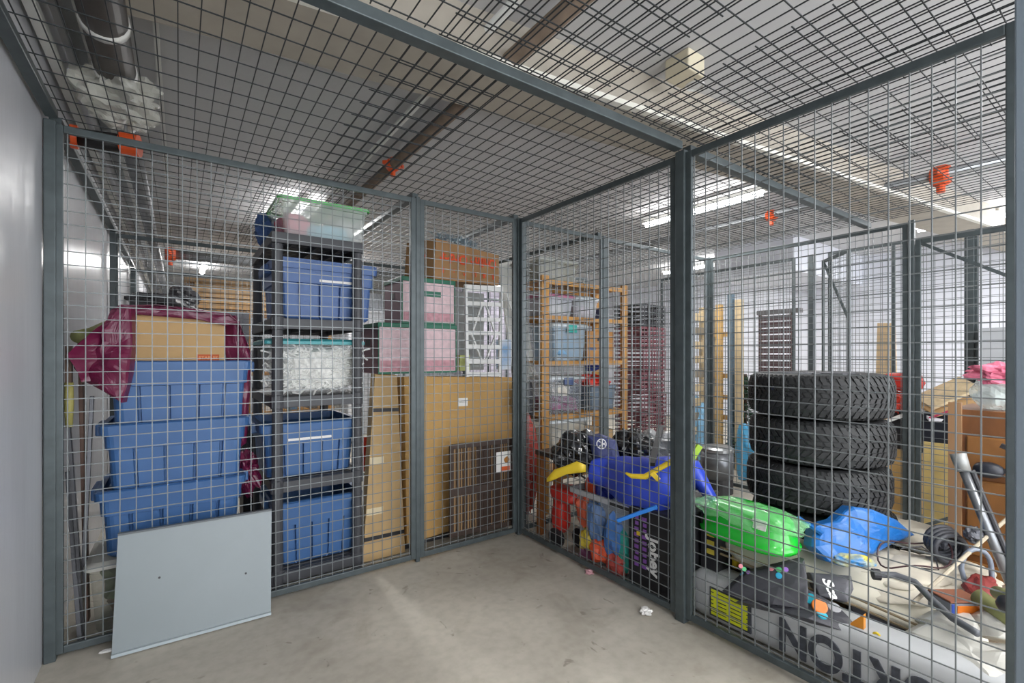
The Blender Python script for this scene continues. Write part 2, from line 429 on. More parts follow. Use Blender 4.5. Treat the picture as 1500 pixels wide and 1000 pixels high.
# junction box
p = at(1003, 122, z=2.5)
t = thing('emergency_light', 'beige box shaped light fitting on the ceiling', 'light fitting', (p.x,p.y,ZC))
M_bei = mat('beige_plastic', 'c9c0a8', .5)
MB().box(-.065,-.065,-.1, .065,.065,-.001).build('housing', M_bei, t, world=False, bevel=.008)
MB().tube([(.05+.04*math.cos(a), -.02+.04*math.sin(a), -.125) for a in [i*PI/8 for i in range(16)]], .005, 6, closed=True).build('ring', M_whp, t, world=False)
# ================================================================ LIGHTS
M_tube = mat('lit_tube', 'f4f6ff', .5, emit=5)
def fixture(x, y, label, power=16, up=.3, z=2.5, L=1.2, rz=PI/2):
    t = thing('tube_light', label, 'ceiling light', (x,y,z), rz, 'fluorescent tube lights')
    MB().box(-L/2,-.04,.02, L/2,.04,.06).build('housing', M_whp, t, world=False, bevel=.005)
    MB().tube([(-L/2+.02,0,0),(L/2-.02,0,0)], .016, 10).build('tube', M_tube, t, world=False, smooth=True)
    MB().tube([(0,0,.06),(0,0,ZC-z)], .006, 6).build('hanger_rod', M_gal, t, world=False)
    ld = bpy.data.lights.new('tube_glow', 'AREA'); ld.shape = 'RECTANGLE'; ld.size = L; ld.size_y = .12; ld.energy = power; ld.color = (1, .985, .96)
    lo = bpy.data.objects.new('tube_glow', ld); C.objects.link(lo); lo.location = (x, y, z-.03); lo.rotation_euler = (0, 0, rz)
    lu = bpy.data.lights.new('tube_upglow', 'AREA'); lu.shape = 'RECTANGLE'; lu.size = L; lu.size_y = .12; lu.energy = power*up; lu.color = (1, .985, .96)
    lo = bpy.data.objects.new('tube_upglow', lu); C.objects.link(lo); lo.location = (x, y, z-.02); lo.rotation_euler = (PI, 0, rz)
    return t
p = at(1022, 310, z=2.5)
fixture(p.x, p.y, 'lit fluorescent tube seen right of the centre post', 22)
# ================================================================ CONTENTS, LEFT CAGE
V = Vector
M_tote = mat('blue_tote', '3a6193', .42, var=.06, vscale=5)
M_tote2 = mat('dusty_blue_tote', '3e5d91', .45, var=.06, vscale=5)
M_card = mat('cardboard', 'b3966a', .8, var=.06, vscale=6)
M_card2 = mat('pale_cardboard', 'b9986a', .8, var=.05, vscale=5)
M_ply = mat('golden_cardboard', 'b48f56', .75, var=.05, vscale=4)
M_tape = mat('packing_tape', 'd3c4a2', .3)
M_blk = mat('black_plastic', '26262a', .45)
M_rack = mat('charcoal_plastic', '3f4044', .5)
M_white = mat('white_plastic', 'dcdcda', .45)
M_sheet = mat('grey_sheet', '798184', .4, .1, var=.03, vscale=3)
M_bur = mat('burgundy_plastic', '64163a', .36, bump=.5, bscale=14, coat=.15)
M_olive = mat('olive_foam', '7f8152', .7)
M_wood = mat('pine', 'a87834', .55, var=.15, vscale=5, stretch=(4,4,.6))
M_paper = mat('white_paper', 'e2e0dc', .6)
M_red = mat('red_plastic', 'b3281f', .4)
M_yel = mat('yellow_plastic', 'd3b62a', .45)
M_pblue = mat('royal_blue_vinyl', '2f48bc', .35, bump=.2, bscale=12)
def rloop(w, d, r, z, extra=(), n=5):
    """rounded rectangle, counter-clockwise; extra = fractions on the long sides with an inset depth"""
    pts = []
    hw, hd = w/2, d/2
    for cx, cy, a0 in ((hw-r, -hd+r, -PI/2), (hw-r, hd-r, 0), (-hw+r, hd-r, PI/2), (-hw+r, -hd+r, PI)):
        for i in range(n):
            a = a0+PI/2*i/(n-1); pts.append((cx+r*math.cos(a), cy+r*math.sin(a), z))
        if extra:
            side = {-PI/2: 1, 0: 2, PI/2: 3, PI: 0}[a0]
            for fr, dp in extra:
                f = fr
                if side == 1: pts.append((hw-dp, -hd+r+(d-2*r)*f, z))
                elif side == 2: pts.append((hw-r-(w-2*r)*f, hd-dp, z))
                elif side == 3: pts.append((-hw+dp, hd-r-(d-2*r)*f, z))
                else: pts.append((-hw+r+(w-2*r)*f, -hd+dp, z))
    return pts
def loft(mb, loops, mi=0, cap0=True, cap1=False):
    n = len(loops[0]); o = len(mb.v)
    for l in loops: mb.v += [tuple(p) for p in l]
    for i in range(len(loops)-1):
        for k in range(n):
            k2 = (k+1) % n; mb.f.append((o+i*n+k, o+i*n+k2, o+(i+1)*n+k2, o+(i+1)*n+k)); mb.m.append(mi)
    if cap0: mb.f.append(tuple(o+k for k in range(n-1,-1,-1))); mb.m.append(mi)
    if cap1: mb.f.append(tuple(o+(len(loops)-1)*n+k for k in range(n))); mb.m.append(mi)
    return mb
def grooves(dp, fr=(.13,.38,.64,.88)):
    e = []
    for f in fr: e += [(f-.018, 0), (f-.009, dp), (f+.009, dp), (f+.018, 0)]
    return e
def tote(label, w=.52, d=.38, h=.3, m=None, group='blue storage totes', lid=False, tape=None):
    m = m or M_tote
    t = thing('storage_tote', label, 'storage bin', (0,0,0), 0, group)
    g0 = grooves(0); g1 = grooves(.017)
    r = .035; mb = MB(); tp = .032
    def L(z, s, g, off=0): return rloop(w-tp*(1-s)-off, d-tp*(1-s)-off, r, z, g)
    loft(mb, [L(0, 0, g0, .02), L(.012, 0, g1), L(h*.62, .62, g1), L(h*.62, .63, g0, 0), L(h*.63, .64, g0, -.02), L(h-.045, .9, g0, -.02), L(h-.04, .9, g0, -.02)], cap0=True)
    # inner skin
    loft(mb, [L(h-.04, .9, g0, -.006), L(h-.05, .9, g0, .046), L(.02, 0, g0, .05)], cap0=False, cap1=True)
    mb.build('body', m, t, world=False)
    mb = MB()
    loft(mb, [rloop(w+.012, d+.012, r, h-.042, g0), rloop(w+.045, d+.045, r, h-.044, g0), rloop(w+.05, d+.05, r, h-.006, g0), rloop(w+.034, d+.034, r, h, g0), rloop(w-.002, d-.002, r, h, g0), rloop(w-.004, d-.004, r, h-.04, g0)], cap0=False)
    mb.build('rim', m, t, world=False)
    for s in (-1, 1):
        MB().box(s*(w/2+.008), -.09, h-.06, s*(w/2+.045), .09, h-.008).build('handle', m, t, world=False, bevel=.006)
    if lid:
        mb = MB(); loft(mb, [rloop(w+.045, d+.045, r, h-.01), rloop(w+.045, d+.045, r, h+.008), rloop(w-.03, d-.03, r, h+.014), rloop(w-.05, d-.05, r, h+.006)], cap0=True, cap1=True)
        mb.build('lid', m, t, world=False)
    if tape:
        x0, x1, z = tape
        MB().box(x0, -d/2-.0075, z, x1, -d/2-.003, z+.013).build('label_tape', M_paper, t, world=False)
    return t
YT = 2.66
def poly_mb(uvd, th, bulge=.02, cr=.015, seed=1, cf=9):
    P = [at(u,v,y=-d) if d < 0 else at(u,v,d=d) for u,v,d in uvd]
    c = sum(P, V((0,0,0)))/len(P); th = V(th); mb = MB(); F_ = _folds(seed, 7)
    view = V((-FWD[0],-FWD[1],.3)).normalized()
    def ring(s):
        o = []
        for i in range(len(P)):
            a, b = c+(P[i]-c)*s, c+(P[(i+1)%len(P)]-c)*s
            for k in range(8): o.append(a.lerp(b, k/8))
        return o
    loops = [[q+th for q in ring(.8)], [q+th*.6 for q in ring(1)]]
    for s, b in ((1,0),(.97,.3),(.9,.5),(.82,.65),(.74,.75),(.66,.84),(.58,.9),(.5,.95),(.42,1),(.34,1),(.26,1),(.18,1),(.1,1),(.03,1)):
        loops.append([q+view*(bulge*b+crump(q, F_, cf)*cr*min(1,.25+b)) for q in ring(s)])
    return loft(mb, loops, cap0=True, cap1=True)
tA = tote('blue tote at the bottom of the stack of three at left')
tA.location = (-.015, YT+.19, .315)
dup(tA, (.0, YT+.19, .6), 0, 'middle blue tote of the stack of three at left')
dup(tA, (.012, YT+.19, .875), 0, 'topmost blue tote of the left stack, holding a tan box')
# clear bin under the totes
def clearbin(label, w, d, h, loc, lidm, body='cfd6d8', alpha=.3, rz=0, group='clear lidded bins', lidh=.025, fill=(), latch=None, name='clear_bin'):
    t = thing(name, label, 'storage bin', loc, rz, group)
    mb = MB(); loft(mb, [rloop(w*.88, d*.88, .03, 0), rloop(w*.9, d*.9, .03, .01), rloop(w*.98, d*.98, .03, h-.02), rloop(w+.01, d+.01, .03, h-.018), rloop(w+.01, d+.01, .03, h)], cap0=True)
    mb.build('body', clear('clear_'+body, body, alpha), t, world=False, smooth=False)
    if lidm:
        mb = MB(); loft(mb, [rloop(w+.025, d+.025, .03, h-.004), rloop(w+.025, d+.025, .03, h+lidh*.5), rloop(w-.02, d-.02, .03, h+lidh)], cap0=True, cap1=True)
        mb.build('lid', lidm, t, world=False)
    if latch:
        for xx in (0,):
            MB().box(-.05, -d/2-.02, h-.05, .05, -d/2-.004, h+.01).build('latch', latch, t, world=False, bevel=.004)
    for i, (c, r, m, sd) in enumerate(fill):
        MB().blob(c, r, sd, .25, 2.2, flat=.8, p=.6, n=24).build('contents', m, t, world=False)
    return t
M_ylabel = mat('yellow_packaging', 'cdbf5a', .5); M_grn = mat('dark_foliage', '4e5a3c', .7, var=.3, vscale=30)
tb = clearbin('clear bin with white lid on floor under the blue stack', .5, .36, .285, (-.07, YT+.18, .0), mat('milky_lid', 'b9b8b0', .5), 'aeb3a6', .22, fill=(((0,0,.17),(.2,.14,.07),M_grn,1),((.02,.02,.06),(.2,.14,.055),mat('brown_items','6f5a48',.7,var=.3,vscale=20),4)))
MB().box(-.16, -.165, .02, -.02, -.15, .15).build('carton', M_ylabel, tb, world=False)
def strokes(mb, o, r, u, w, h, seed, n=7, th=.12):
    rd = random.Random(seed); o = Vector(o); r = Vector(r).normalized(); u = Vector(u).normalized(); nn = r.cross(u)
    for i in range(n):
        a = o+r*w*rd.uniform(.05,.95)+u*h*rd.uniform(.05,.95)
        if rd.random() < .5: b = a+r*w*rd.uniform(.2,.4)
        else: b = a+u*h*rd.uniform(.2,.4)
        mb.bar(a+nn*.001, b+nn*.001, w*th, .001, up=nn)
    return mb
mb = MB()
for i in range(3):
    for j in range(2): strokes(mb, (-.145+i*.04, -.1665, .065+j*.04), (1,0,0), (0,0,1), .028, .032, i*3+j)
mb.build('printed_lettering', M_blk, tb, world=False)
MB().box(-.14,-.168,.035,-.06,-.1655,.05).build('printed_band', M_red, tb, world=False)
# tan box in top tote
t = thing('office_box', 'tan cardboard box standing in the topmost blue tote', 'box', (0, YT+.19, 1.0))
x0 = at(191,500,y=2.715).x; x1 = at(329,500,y=2.715).x
MB().box(x0, 2.715, .90, x1, 2.99, at(191,460,y=2.715).z).build('carton', M_card2, t, bevel=.004)
p0 = at(289,529,y=2.714); p1 = at(321,519,y=2.714)
MB().box(p0.x, 2.7125, p0.z, p1.x, 2.7165, p1.z).build('brand_label', mat('orange_label','b9521c',.6), t)
text('label_lettering', 'STAPLES', mat('pale_orange','e0905a',.6), .021, ((p0.x+p1.x)/2, 2.7115, (p0.z+p1.z)/2), (1,0,0), (0,0,1), t, .0005, bold=.0006)
# burgundy bag draped over the box
def sheet(path, width, seed, amp, nu=60, nv=30, freq=6):
    """path: list of (point, half-width vector)"""
    def fn(u, v):
        f = u*(len(path)-1); i = min(int(f), len(path)-2); t_ = f-i; t_ = t_*t_*(3-2*t_)
        p = path[i][0].lerp(path[i+1][0], t_); w_ = path[i][1].lerp(path[i+1][1], t_)
        q = p+w_*(2*v-1); s = Vector((seed, seed*2, 0))
        n = noise.noise_vector(q*freq+s)+noise.noise_vector(q*freq*2.5+s)*.5
        n.x *= 1; return q+n*amp
    return MB().grid(fn, nu, nv)
bag = thing('plastic_bag', 'burgundy plastic bag draped over the tan box in blue tote', 'plastic bag', (-.25, 2.7, 1.0))
V = Vector
top = at(165,458,y=2.72); 
mb = sheet([(at(150,560,y=2.63), V((.06,.02,0))), (at(140,520,y=2.62), V((.09,.05,0))), (at(172,470,y=2.66), V((.03,.12,.0))), (at(178,452,y=2.76), V((0,.14,0))), (at(260,452,y=2.78), V((0,.14,0))), (at(335,463,y=2.78), V((0,.13,0))), (at(350,490,y=2.78), V((0,.11,-.02))), (at(362,560,y=2.84), V((.02,.08,0))), (at(360,640,y=2.88), V((.02,.06,0)))], 0, 3, .022, 90, 24)
mb.build('draped_sheet', M_bur, bag, solid=.002)
MBAG = poly_mb([(163,452,2.0),(192,450,2.05),(194,500,2.03),(190,545,2.0),(179,590,1.98),(150,572,1.97),(126,560,1.97),(110,540,1.97),(116,524,1.97),(133,512,1.98),(156,500,1.98)], (.02,.07,0), bulge=.03, cr=.035, seed=4)
MBAG.build('hanging_fold', M_bur, bag)
MBAG = poly_mb([(330,462,2.36),(344,462,2.36),(366,520,2.36),(363,580,2.36),(358,650,2.36),(345,660,2.36),(346,600,2.36),(338,560,2.36),(328,505,2.36)], (.02,.05,0), bulge=.02, cr=.025, seed=7)
MBAG.build('hanging_fold', M_bur, bag)
MBAG = poly_mb([(160,456,-2.68),(176,446,-2.68),(260,449,-2.68),(335,459,-2.68),(352,472,-2.68),(330,477,-2.68),(290,468,-2.68),(195,460,-2.68)], (0,.1,.01), bulge=.012, cr=.012, seed=11, cf=16)
MBAG.build('top_fold', M_bur, bag)
c = at(362,690,y=2.82)
tag(MB().blob(c, (.05,.06,.1), 9, .45, 3, n=36).build('crumpled_bag', M_bur), 'small dark burgundy bundle right of blue stack', 'plastic bag')
# olive roll top left
a = at(114,493,y=2.72); b = at(158,478,y=2.95)
tag(MB().tube([a, a.lerp(b,.5)-V((0,0,.01)), b], [.028,.03,.028], 12).build('rolled_glove', M_olive, smooth=True), 'olive green padded roll sticking out above burgundy bag', 'roll')
# tools leaning against the left wall
t = thing('garden_tool', 'leaning tool with yellow handle beside left wall', 'tool', (-.37,2.75,0))
a = at(101,560,y=2.63); b = at(101,625,y=2.63)
MB().tube([a, (a+b)/2+V((0,0,.01)), b], [.014,.016,.012], 10).build('handle', mat('dull_yellow','9c9556',.6), t, smooth=True)
MB().bar(b, V((-.33,2.68,0)), .035, .01).build('blade', mat('steel_grey','5d5e62',.35,.7), t)
MB().bar(a+V((0,0,.15)), a, .03, .02).build('shaft', mat('dark_wood','4c3728',.6), t)
for i, (u0, v0, u1, v1, y, w, m, lab) in enumerate(((118,500,128,860,2.8,.06,mat('brown_board','5f463a',.6),'dark brown board leaning behind yellow handled tool'), (135,580,118,900,2.72,.02,mat('steel_grey','5d5e62'),'thin steel strip leaning beside blue totes'), (100,690,118,945,2.64,.05,mat('dusk_grey','54555a',.5),'grey bar leaning low at left wall'))):
    a = at(u0, v0, y=y+.1); b = at(u1, v1, y=y)
    b.z = max(b.z, 0.02)
    if b.z > .03: b = V((b.x, b.y, .02))
    tag(MB().bar(a, b, w, .015).build('leaning_board', m, bevel=.002), lab, 'board')
# metal sheet leaning on the mesh
t = thing('metal_sheet', 'grey painted metal sheet leaning against the front mesh', 'metal panel', (.06, 2.43, 0))
B0 = V((-.22,2.43,.004)); B1 = V((.345,2.415,.004)); T1 = V((.362,2.512,.452)); T0 = V((-.207,2.512,.457))
nn = (B1-B0).cross(T0-B0).normalized()
mb = MB(); mb.add([B0,B1,T1,T0]+[p-nn*.008 for p in (B0,B1,T1,T0)], [(0,1,2,3),(7,6,5,4),(0,4,5,1),(1,5,6,2),(2,6,7,3),(3,7,4,0)])
mb.build('sheet', M_sheet, t, bevel=.001)
mb = MB(); mb.bar(B0+nn*.004+V((0,0,.006)), B1+nn*.004+V((0,0,.006)), .012, .012); mb.build('bottom_lip', mat('pale_lip','a3adb1',.4), t)
MB().bar(T0+V((0,.008,.004)), T1+V((0,.008,.004)), .02, .008).build('top_lip', mat('dark_lip','5b6063',.4), t)
for u, v in ((224,861),(355,833)):
    f = (v-785)/178 if u < 300 else (v-748)/152
    s = (u-165)/233
    pp = T0.lerp(T1, s).lerp(B0.lerp(B1, s), f)+nn*.001
    MB().lathe([(.0045,0),(.0045,.002)], 10, M=Matrix.Translation(pp) @ nn.to_track_quat('Z','Y').to_matrix().to_4x4()).build('hole', M_blk, t)
# ================================================================ RACK
XA, XB, Y0, Y1 = .41, .815, 2.66, 3.4
rk = thing('shelving_rack', 'tall charcoal plastic shelving rack holding blue totes', 'shelving rack', ((XA+XB)/2, (Y0+Y1)/2, 0))
SH = [.085, .55, .985, 1.39, 1.83]
for z in SH:
    mb = MB(); h = .055
    mb.box(XA-.03,Y0-.02,z-h,XB+.03,Y0-.005,z); mb.box(XA-.03,Y1+.005,z-h,XB+.03,Y1+.02,z)
    mb.box(XA-.03,Y0-.005,z-h,XA-.015,Y1+.005,z); mb.box(XB+.015,Y0-.005,z-h,XB+.03,Y1+.005,z)
    n = 17
    for i in range(n):
        y = Y0+(Y1-Y0)*(i+.5)/n; mb.box(XA-.015,y-.014,z-.014,XB+.015,y+.014,z-.002)
    for x in (XA+.08, (XA+XB)/2, XB-.08): mb.box(x-.004,Y0-.005,z-h+.01,x+.004,Y1+.005,z-.012)
    mb.build('shelf', M_rack, rk, bevel=.002)
for x in (XA, XB):
    for y in (Y0, Y1):
        prof = [(.026,0)]
        for i, z in enumerate(SH[:-1]+[SH[-1]]):
            prof += [(.026,z-.06),(.033,z-.058),(.033,z+.006),(.028,z+.012)]
        prof = [q for q in prof if q[1] <= SH[-1]-.0] 
        MB().lathe(sorted(prof, key=lambda q: q[1]), 14, M=Matrix.Translation((x,y,0))).build('post', M_rack, rk, smooth=False)
def place(t, x, y, z, rz=0): t.location = (x,y,z); t.rotation_euler = (0,0,rz); return t
place(tote('blue lidded tote on the second shelf from top of black rack', w=.5, d=.5, h=.31, m=M_tote2, lid=True, tape=(-.05,.17,.205)), .665, 2.94, 1.392, .02)
place(tote('blue tote on the second lowest shelf of black rack', w=.46, d=.46, h=.29, tape=(-.12,.1,.195)), .585, 2.93, .552, 0)
place(tote('blue tote on the lowest shelf of black rack', w=.42, d=.44, h=.34), .625, 2.92, .087, 0)
M_shred = mat('shredded_paper', 'd6d6d2', .7, bump=1, bscale=40, var=.25, vscale=45)
tb = clearbin('clear bin with teal lid full of white shredded material', .5, .42, .275, (.61, 2.9, .987), mat('teal_lid','3f9aa0',.4), 'e2e4e4', .16, fill=(((0,0,.13),(.225,.185,.125),M_shred,2),))
mb = MB(); rd = random.Random(4)
for i in range(340):
    a = V((rd.uniform(-.225,.225), -.185-rd.uniform(0,.012), rd.uniform(.03,.24))); 
    b = a+V((rd.uniform(-.05,.05), rd.uniform(-.006,.006), rd.uniform(-.03,.03))); c = b+V((rd.uniform(-.04,.04), 0, rd.uniform(-.03,.03)))
    mb.tube([a,b,c], .0045, 4)
o = mb.build('paper_strips', mat('paper_strip','e4e4e0',.6), tb, world=False); o['kind'] = 'stuff'
M_greenlid = clear('green_lid', '2fae3e', .85)
clearbin('clear bin with green lid on top of black rack', .46, .4, .195, (.66, 2.9, 1.832), None, 'dfe6e4', .35, fill=(((-.13,0,.08),(.08,.15,.07),mat('pink_cloth','c8506c',.7),1),((.02,-.06,.05),(.13,.1,.045),mat('sky_cloth','7fb4c4',.7),2),((.12,0,.09),(.08,.14,.08),mat('grey_white','c4c4c0',.7),3)))
t = [o for o in bpy.data.objects if o.get('label','').startswith('clear bin with green lid')][0]
mb = MB(); loft(mb, [rloop(.485,.425,.03,.19), rloop(.49,.43,.03,.205), rloop(.44,.38,.03,.21), rloop(.44,.38,.03,.2)], cap0=False, cap1=True); mb.build('lid', M_greenlid, t, world=False)
tag(MB().blob((.43,3.16,1.93), (.07,.08,.1), 2, .3, 2.2, flat=.97, n=36).build('cloth_bundle', mat('navy_bundle','35507f',.7)), 'small blue bundle on rack top left of green lidded bin', 'bundle')
tag(MB().box(.34,3.52,0,.56,3.75,.51).build('dark_carton', mat('near_black','222228',.6)), 'dark carton behind black rack under a rounded case', 'box')
# items between stack and rack
tag(MB().blob((.44,3.62,.62), (.12,.12,.1), 6, .2, 1.5, n=28, p=.7).build('camera_case', mat('dark_case','33343a',.5)), 'dark rounded case behind black rack low down', 'case')
tag(MB().blob((.3,2.98,.15), (.1,.13,.148), 7, .2, 1.6, flat=.98, n=28, p=.7).build('dark_bag', mat('near_black','222228',.6)), 'dark bag on floor between blue stack and rack', 'bag')
tag(MB().blob((.24,2.93,.52), (.06,.1,.09), 12, .3, 2, n=28).build('cloth_bundle', mat('grey_lilac','77748a',.7)), 'grey bundle beside the middle of the blue stack', 'bundle')
tag(MB().box(.2,2.92,.0,.4,3.12,.02).build('floor_tray', mat('dark_case','33343a')), 'thin dark tray on floor between stack and rack', 'tray')
# ================================================================ TALL BOXES
def slab(pts, th_vec, m, name, label, cat, bev=.004, group=None):
    mb = MB(); pts = [V(p) for p in pts]; th = V(th_vec)
    mb.add(pts+[p+th for p in pts], [(0,1,2,3),(7,6,5,4),(0,4,5,1),(1,5,6,2),(2,6,7,3),(3,7,4,0)])
    o = mb.build(name, m, bevel=bev)
    return tag(o, label, cat, group)
t = thing('tall_carton', 'tall narrow cardboard carton leaning right of black rack', 'box', (1.0,2.8,0))
yb, yt = 2.70, 2.83
a = at(531,820,y=yb); a.z = .005; b = V((1.118,yb,.005)); c_ = at(629,548,y=yt); d_ = at(549,548,y=yt)
c_.x = 1.118
mb = MB(); pts = [a,b,c_,d_]; th = V((.03,.16,0))
mb.add(pts+[p+th for p in pts], [(0,1,2,3),(7,6,5,4),(0,4,5,1),(1,5,6,2),(2,6,7,3),(3,7,4,0)]); mb.build('carton', M_card, t, bevel=.004)
def onface(s, f, off=.002): 
    p = pts[0].lerp(pts[1], s).lerp(pts[3].lerp(pts[2], s), f); return p+V((0,-off,0))
for f, nm in ((.8,'black_strap'),(.115,'black_strap')):
    p0, p1 = onface(-.0,f), onface(1,f); MB().bar(p0, p1, .003, .022).build(nm, M_blk, t)
for f in (.52,.25):
    MB().bar(onface(.02,f,.001), onface(.45,f,.001), .0015, .05).build('tape', M_tape, t)
# big golden carton
t = thing('large_carton', 'large flat golden cardboard carton right of the narrow tall one', 'box', (1.5,2.85,0))
yb = 2.76
a = V((1.145,2.74,.03)); b = V((2.08,2.88,.03)); c_ = V((2.08,2.92,at(765,552,y=2.92).z)); d_ = V((1.145,2.78,at(628,550,y=2.78).z))
pts = [a,b,c_,d_]; mb = MB(); th = V((-.02,.12,0))
mb.add(pts+[p+th for p in pts], [(0,1,2,3),(7,6,5,4),(0,4,5,1),(1,5,6,2),(2,6,7,3),(3,7,4,0)]); mb.build('carton', M_ply, t, bevel=.004)
MB().box(1.13,2.75,0,2.06,3.0,.03).build('base_strip', M_blk, t)
MB().bar(onface(.44,.83), onface(.525,.83), .002, .055).build('shipping_label', M_paper, t)
MB().bar(onface(.447,.83,.0035), onface(.518,.83,.0035), .001, .004).build('label_print', mat('print_grey','777777',.6), t)
# wicker screen
t = thing('wicker_screen', 'folded dark brown wicker screen leaning in the corner', 'screen', (1.63,2.62,0))
a = V((1.40,2.64,.05)); b = V((1.84,2.60,.05)); hgt = .58
U = (b-a).normalized(); Ln = (b-a).length
M_wick = mat('dark_wicker','3b2c24',.6); M_reed = mat('pale_reed','8d6f4a',.6)
for i, f in enumerate((0, .46, .96)): MB().bar(a+V((0,0,hgt*f+.015)), b+V((0,0,hgt*f+.015)), .022, .045 if i==1 else .03).build('rail', M_wick, t, bevel=.003)
for s in (0, 1): MB().bar(a.lerp(b,s), a.lerp(b,s)+V((0,0,hgt)), .024, .024).build('side_rail', M_wick, t)
mb = MB(); mb2 = MB(); rd = random.Random(3)
n = 64
for i in range(n):
    p = a+U*Ln*(i+.5)/n+V((0,rd.uniform(-.004,.004),0))
    (mb if rd.random() < .68 else mb2).bar(p, p+V((rd.uniform(-.003,.003),0,hgt-.01)), .006, .006)
for k in range(2): mb.build('woven_reeds', M_wick, t) if k == 0 else mb2.build('woven_reeds', M_reed, t)
pc = at(737,676,y=2.595)
MB().bar(pc-V((.055,0,0)), pc+V((.058,-.004,0)), .0025, .135).build('printed_card', M_paper, t)
MB().bar(pc+V((-.02,-.003,-.045)), pc+V((.05,-.006,-.045)), .001, .028).build('orange_print', mat('orange_print','cf5a26',.6), t)
MB().blob(pc+V((.028,-.004,.012)), (.022,.002,.022), 1, .2, 3, n=16).build('dog_print', mat('tan_print','a8702e',.6), t)
pc2 = at(760,668,y=2.6)
MB().bar(pc2-V((.03,0,0)), pc2+V((.03,-.0,.01)), .002, .03).build('paper_strip', M_paper, t)
tag(MB().box(1.16,2.6,0,1.84,2.74,.015).build('floor_mat', mat('grey_mat','6e6d68',.9,var=.2,vscale=20)), 'grey rubber mat on floor under the wicker screen', 'mat')
# ================================================================ PINK BOXES AND UPPER ITEMS
M_pink = mat('pink_pattern', 'cfb4b8', .6, var=.12, vscale=28); M_pinks = mat('rose_side', '8a6670', .6); M_gtrim = mat('green_trim', '12634a', .5)
def pinkbox(x0, x1, y0, y1, z0, z1, label, band=None, rz=0, dots=False):
    w = x1-x0; d = y1-y0; h = z1-z0
    t = thing('gift_storage_box', label, 'box', (x0, y0, z0), rz, 'pink boxes with green trim')
    MB().box(0,0,0,w,d,h-.012).build('carton', [M_pink], t, world=False, bevel=.003)
    MB().box(-.0015,.004,.004,.0005,d-.004,h-.02).build('end_panel', M_pinks, t, world=False)
    MB().box(-.006,-.006,h-.028,w+.006,d+.006,h).build('lid', M_gtrim, t, world=False, bevel=.003)
    for xx in (0, w): MB().bar((xx,-.001,.0),(xx,-.001,h-.02),.01,.006).build('edge_trim', M_gtrim, t, world=False)
    MB().bar((0,-.001,.005),(w,-.001,.005),.006,.012).build('edge_trim', M_gtrim, t, world=False)
    MB().box(.012,-.0025,.016,w-.012,-.0005,h*.26).build('rose_border', mat('rose_border','b98890',.6,var=.2,vscale=30), t, world=False)
    MB().box(-.003,d*.4,h*.55,-.0005,d*.62,h*.68).build('handle_slot', M_blk, t, world=False)
    if band: MB().box(w*band[0],-.006,h*.6,w*band[1],-.001,h*.72).build('handle_strap', M_gtrim, t, world=False)
    return t
zt1 = 1.115
zb = at(600,548,y=2.8).z+.005
zp = at(560,472,y=2.82).z
pinkbox(.995, 1.53, 2.82, 3.2, zb, zp, 'lower wide pink box with green trim on tall cartons', rz=.0)
zq = at(600,405,y=2.84).z
pinkbox(1.155, 1.53, 2.84, 3.15, zp+.003, zq, 'upper smaller pink box with green handle strap', band=(.35,.72))
# online order box, upside down
t = thing('delivery_box', 'brown delivery box printed upside down in orange, on upper pink box', 'box', (1.2,2.84,zq))
a = at(635,403,y=2.86); b = at(731,418,y=2.93); c_ = at(731,374,y=2.93); d_ = at(639,349,y=2.86)
a.z = zq+.004; b.z = max(b.z, zq-.04)
pts = [a,b,c_,d_]; th = V((-.11,.24,0)); mb = MB()
mb.add(pts+[p+th for p in pts], [(0,1,2,3),(7,6,5,4),(0,4,5,1),(1,5,6,2),(2,6,7,3),(3,7,4,0)]); mb.build('carton', mat('brown_card','94704a',.8,var=.06), t, bevel=.003)
Uu = (b-a).normalized(); Uup = ((d_-a)+(c_-b)).normalized(); nn = Uu.cross(Uup).normalized()
M_op = mat('orange_ink','cc4208',.6)
cc = onface(.5,.62,.0); text('printed_lettering', 'Online Order', M_op, .088, cc+nn*.007, -Uu, -Uup, t, .0006, bold=.0028)
for i, ch in enumerate('?:^U&R'):
    text('printed_symbol', ch, M_op, .05, onface(.12+i*.155,.25,.0)+nn*.007, -Uu, -Uup, t, .0006, bold=.001)
pl = pts[0].lerp(pts[0]+th,.5).lerp(pts[3].lerp(pts[3]+th,.5),.6)
text('printed_lettering', 'Ord', M_op, .06, pl+V((-.003,0,0)), th.normalized(), (0,0,-1), t, .0006, bold=.001)
# tinsel
mb = MB(); rd = random.Random(9)
c0 = at(640,350,y=2.95); c1 = at(697,364,y=3.0)
for i in range(260):
    p = c0.lerp(c1, rd.random())+V((rd.uniform(-.015,.015), rd.uniform(-.03,.03), rd.uniform(0,.03)))
    q = p+V((rd.gauss(0,.025), rd.gauss(0,.025), rd.gauss(.01,.02))); mb.tube([p,(p+q)/2+V((0,0,.008)),q], .0016, 3)
tag(mb.build('tinsel_garland', mat('tinsel','8fa6b4',.3,.5)), 'silvery blue tinsel garland lying on the delivery box', 'garland', kind='stuff')
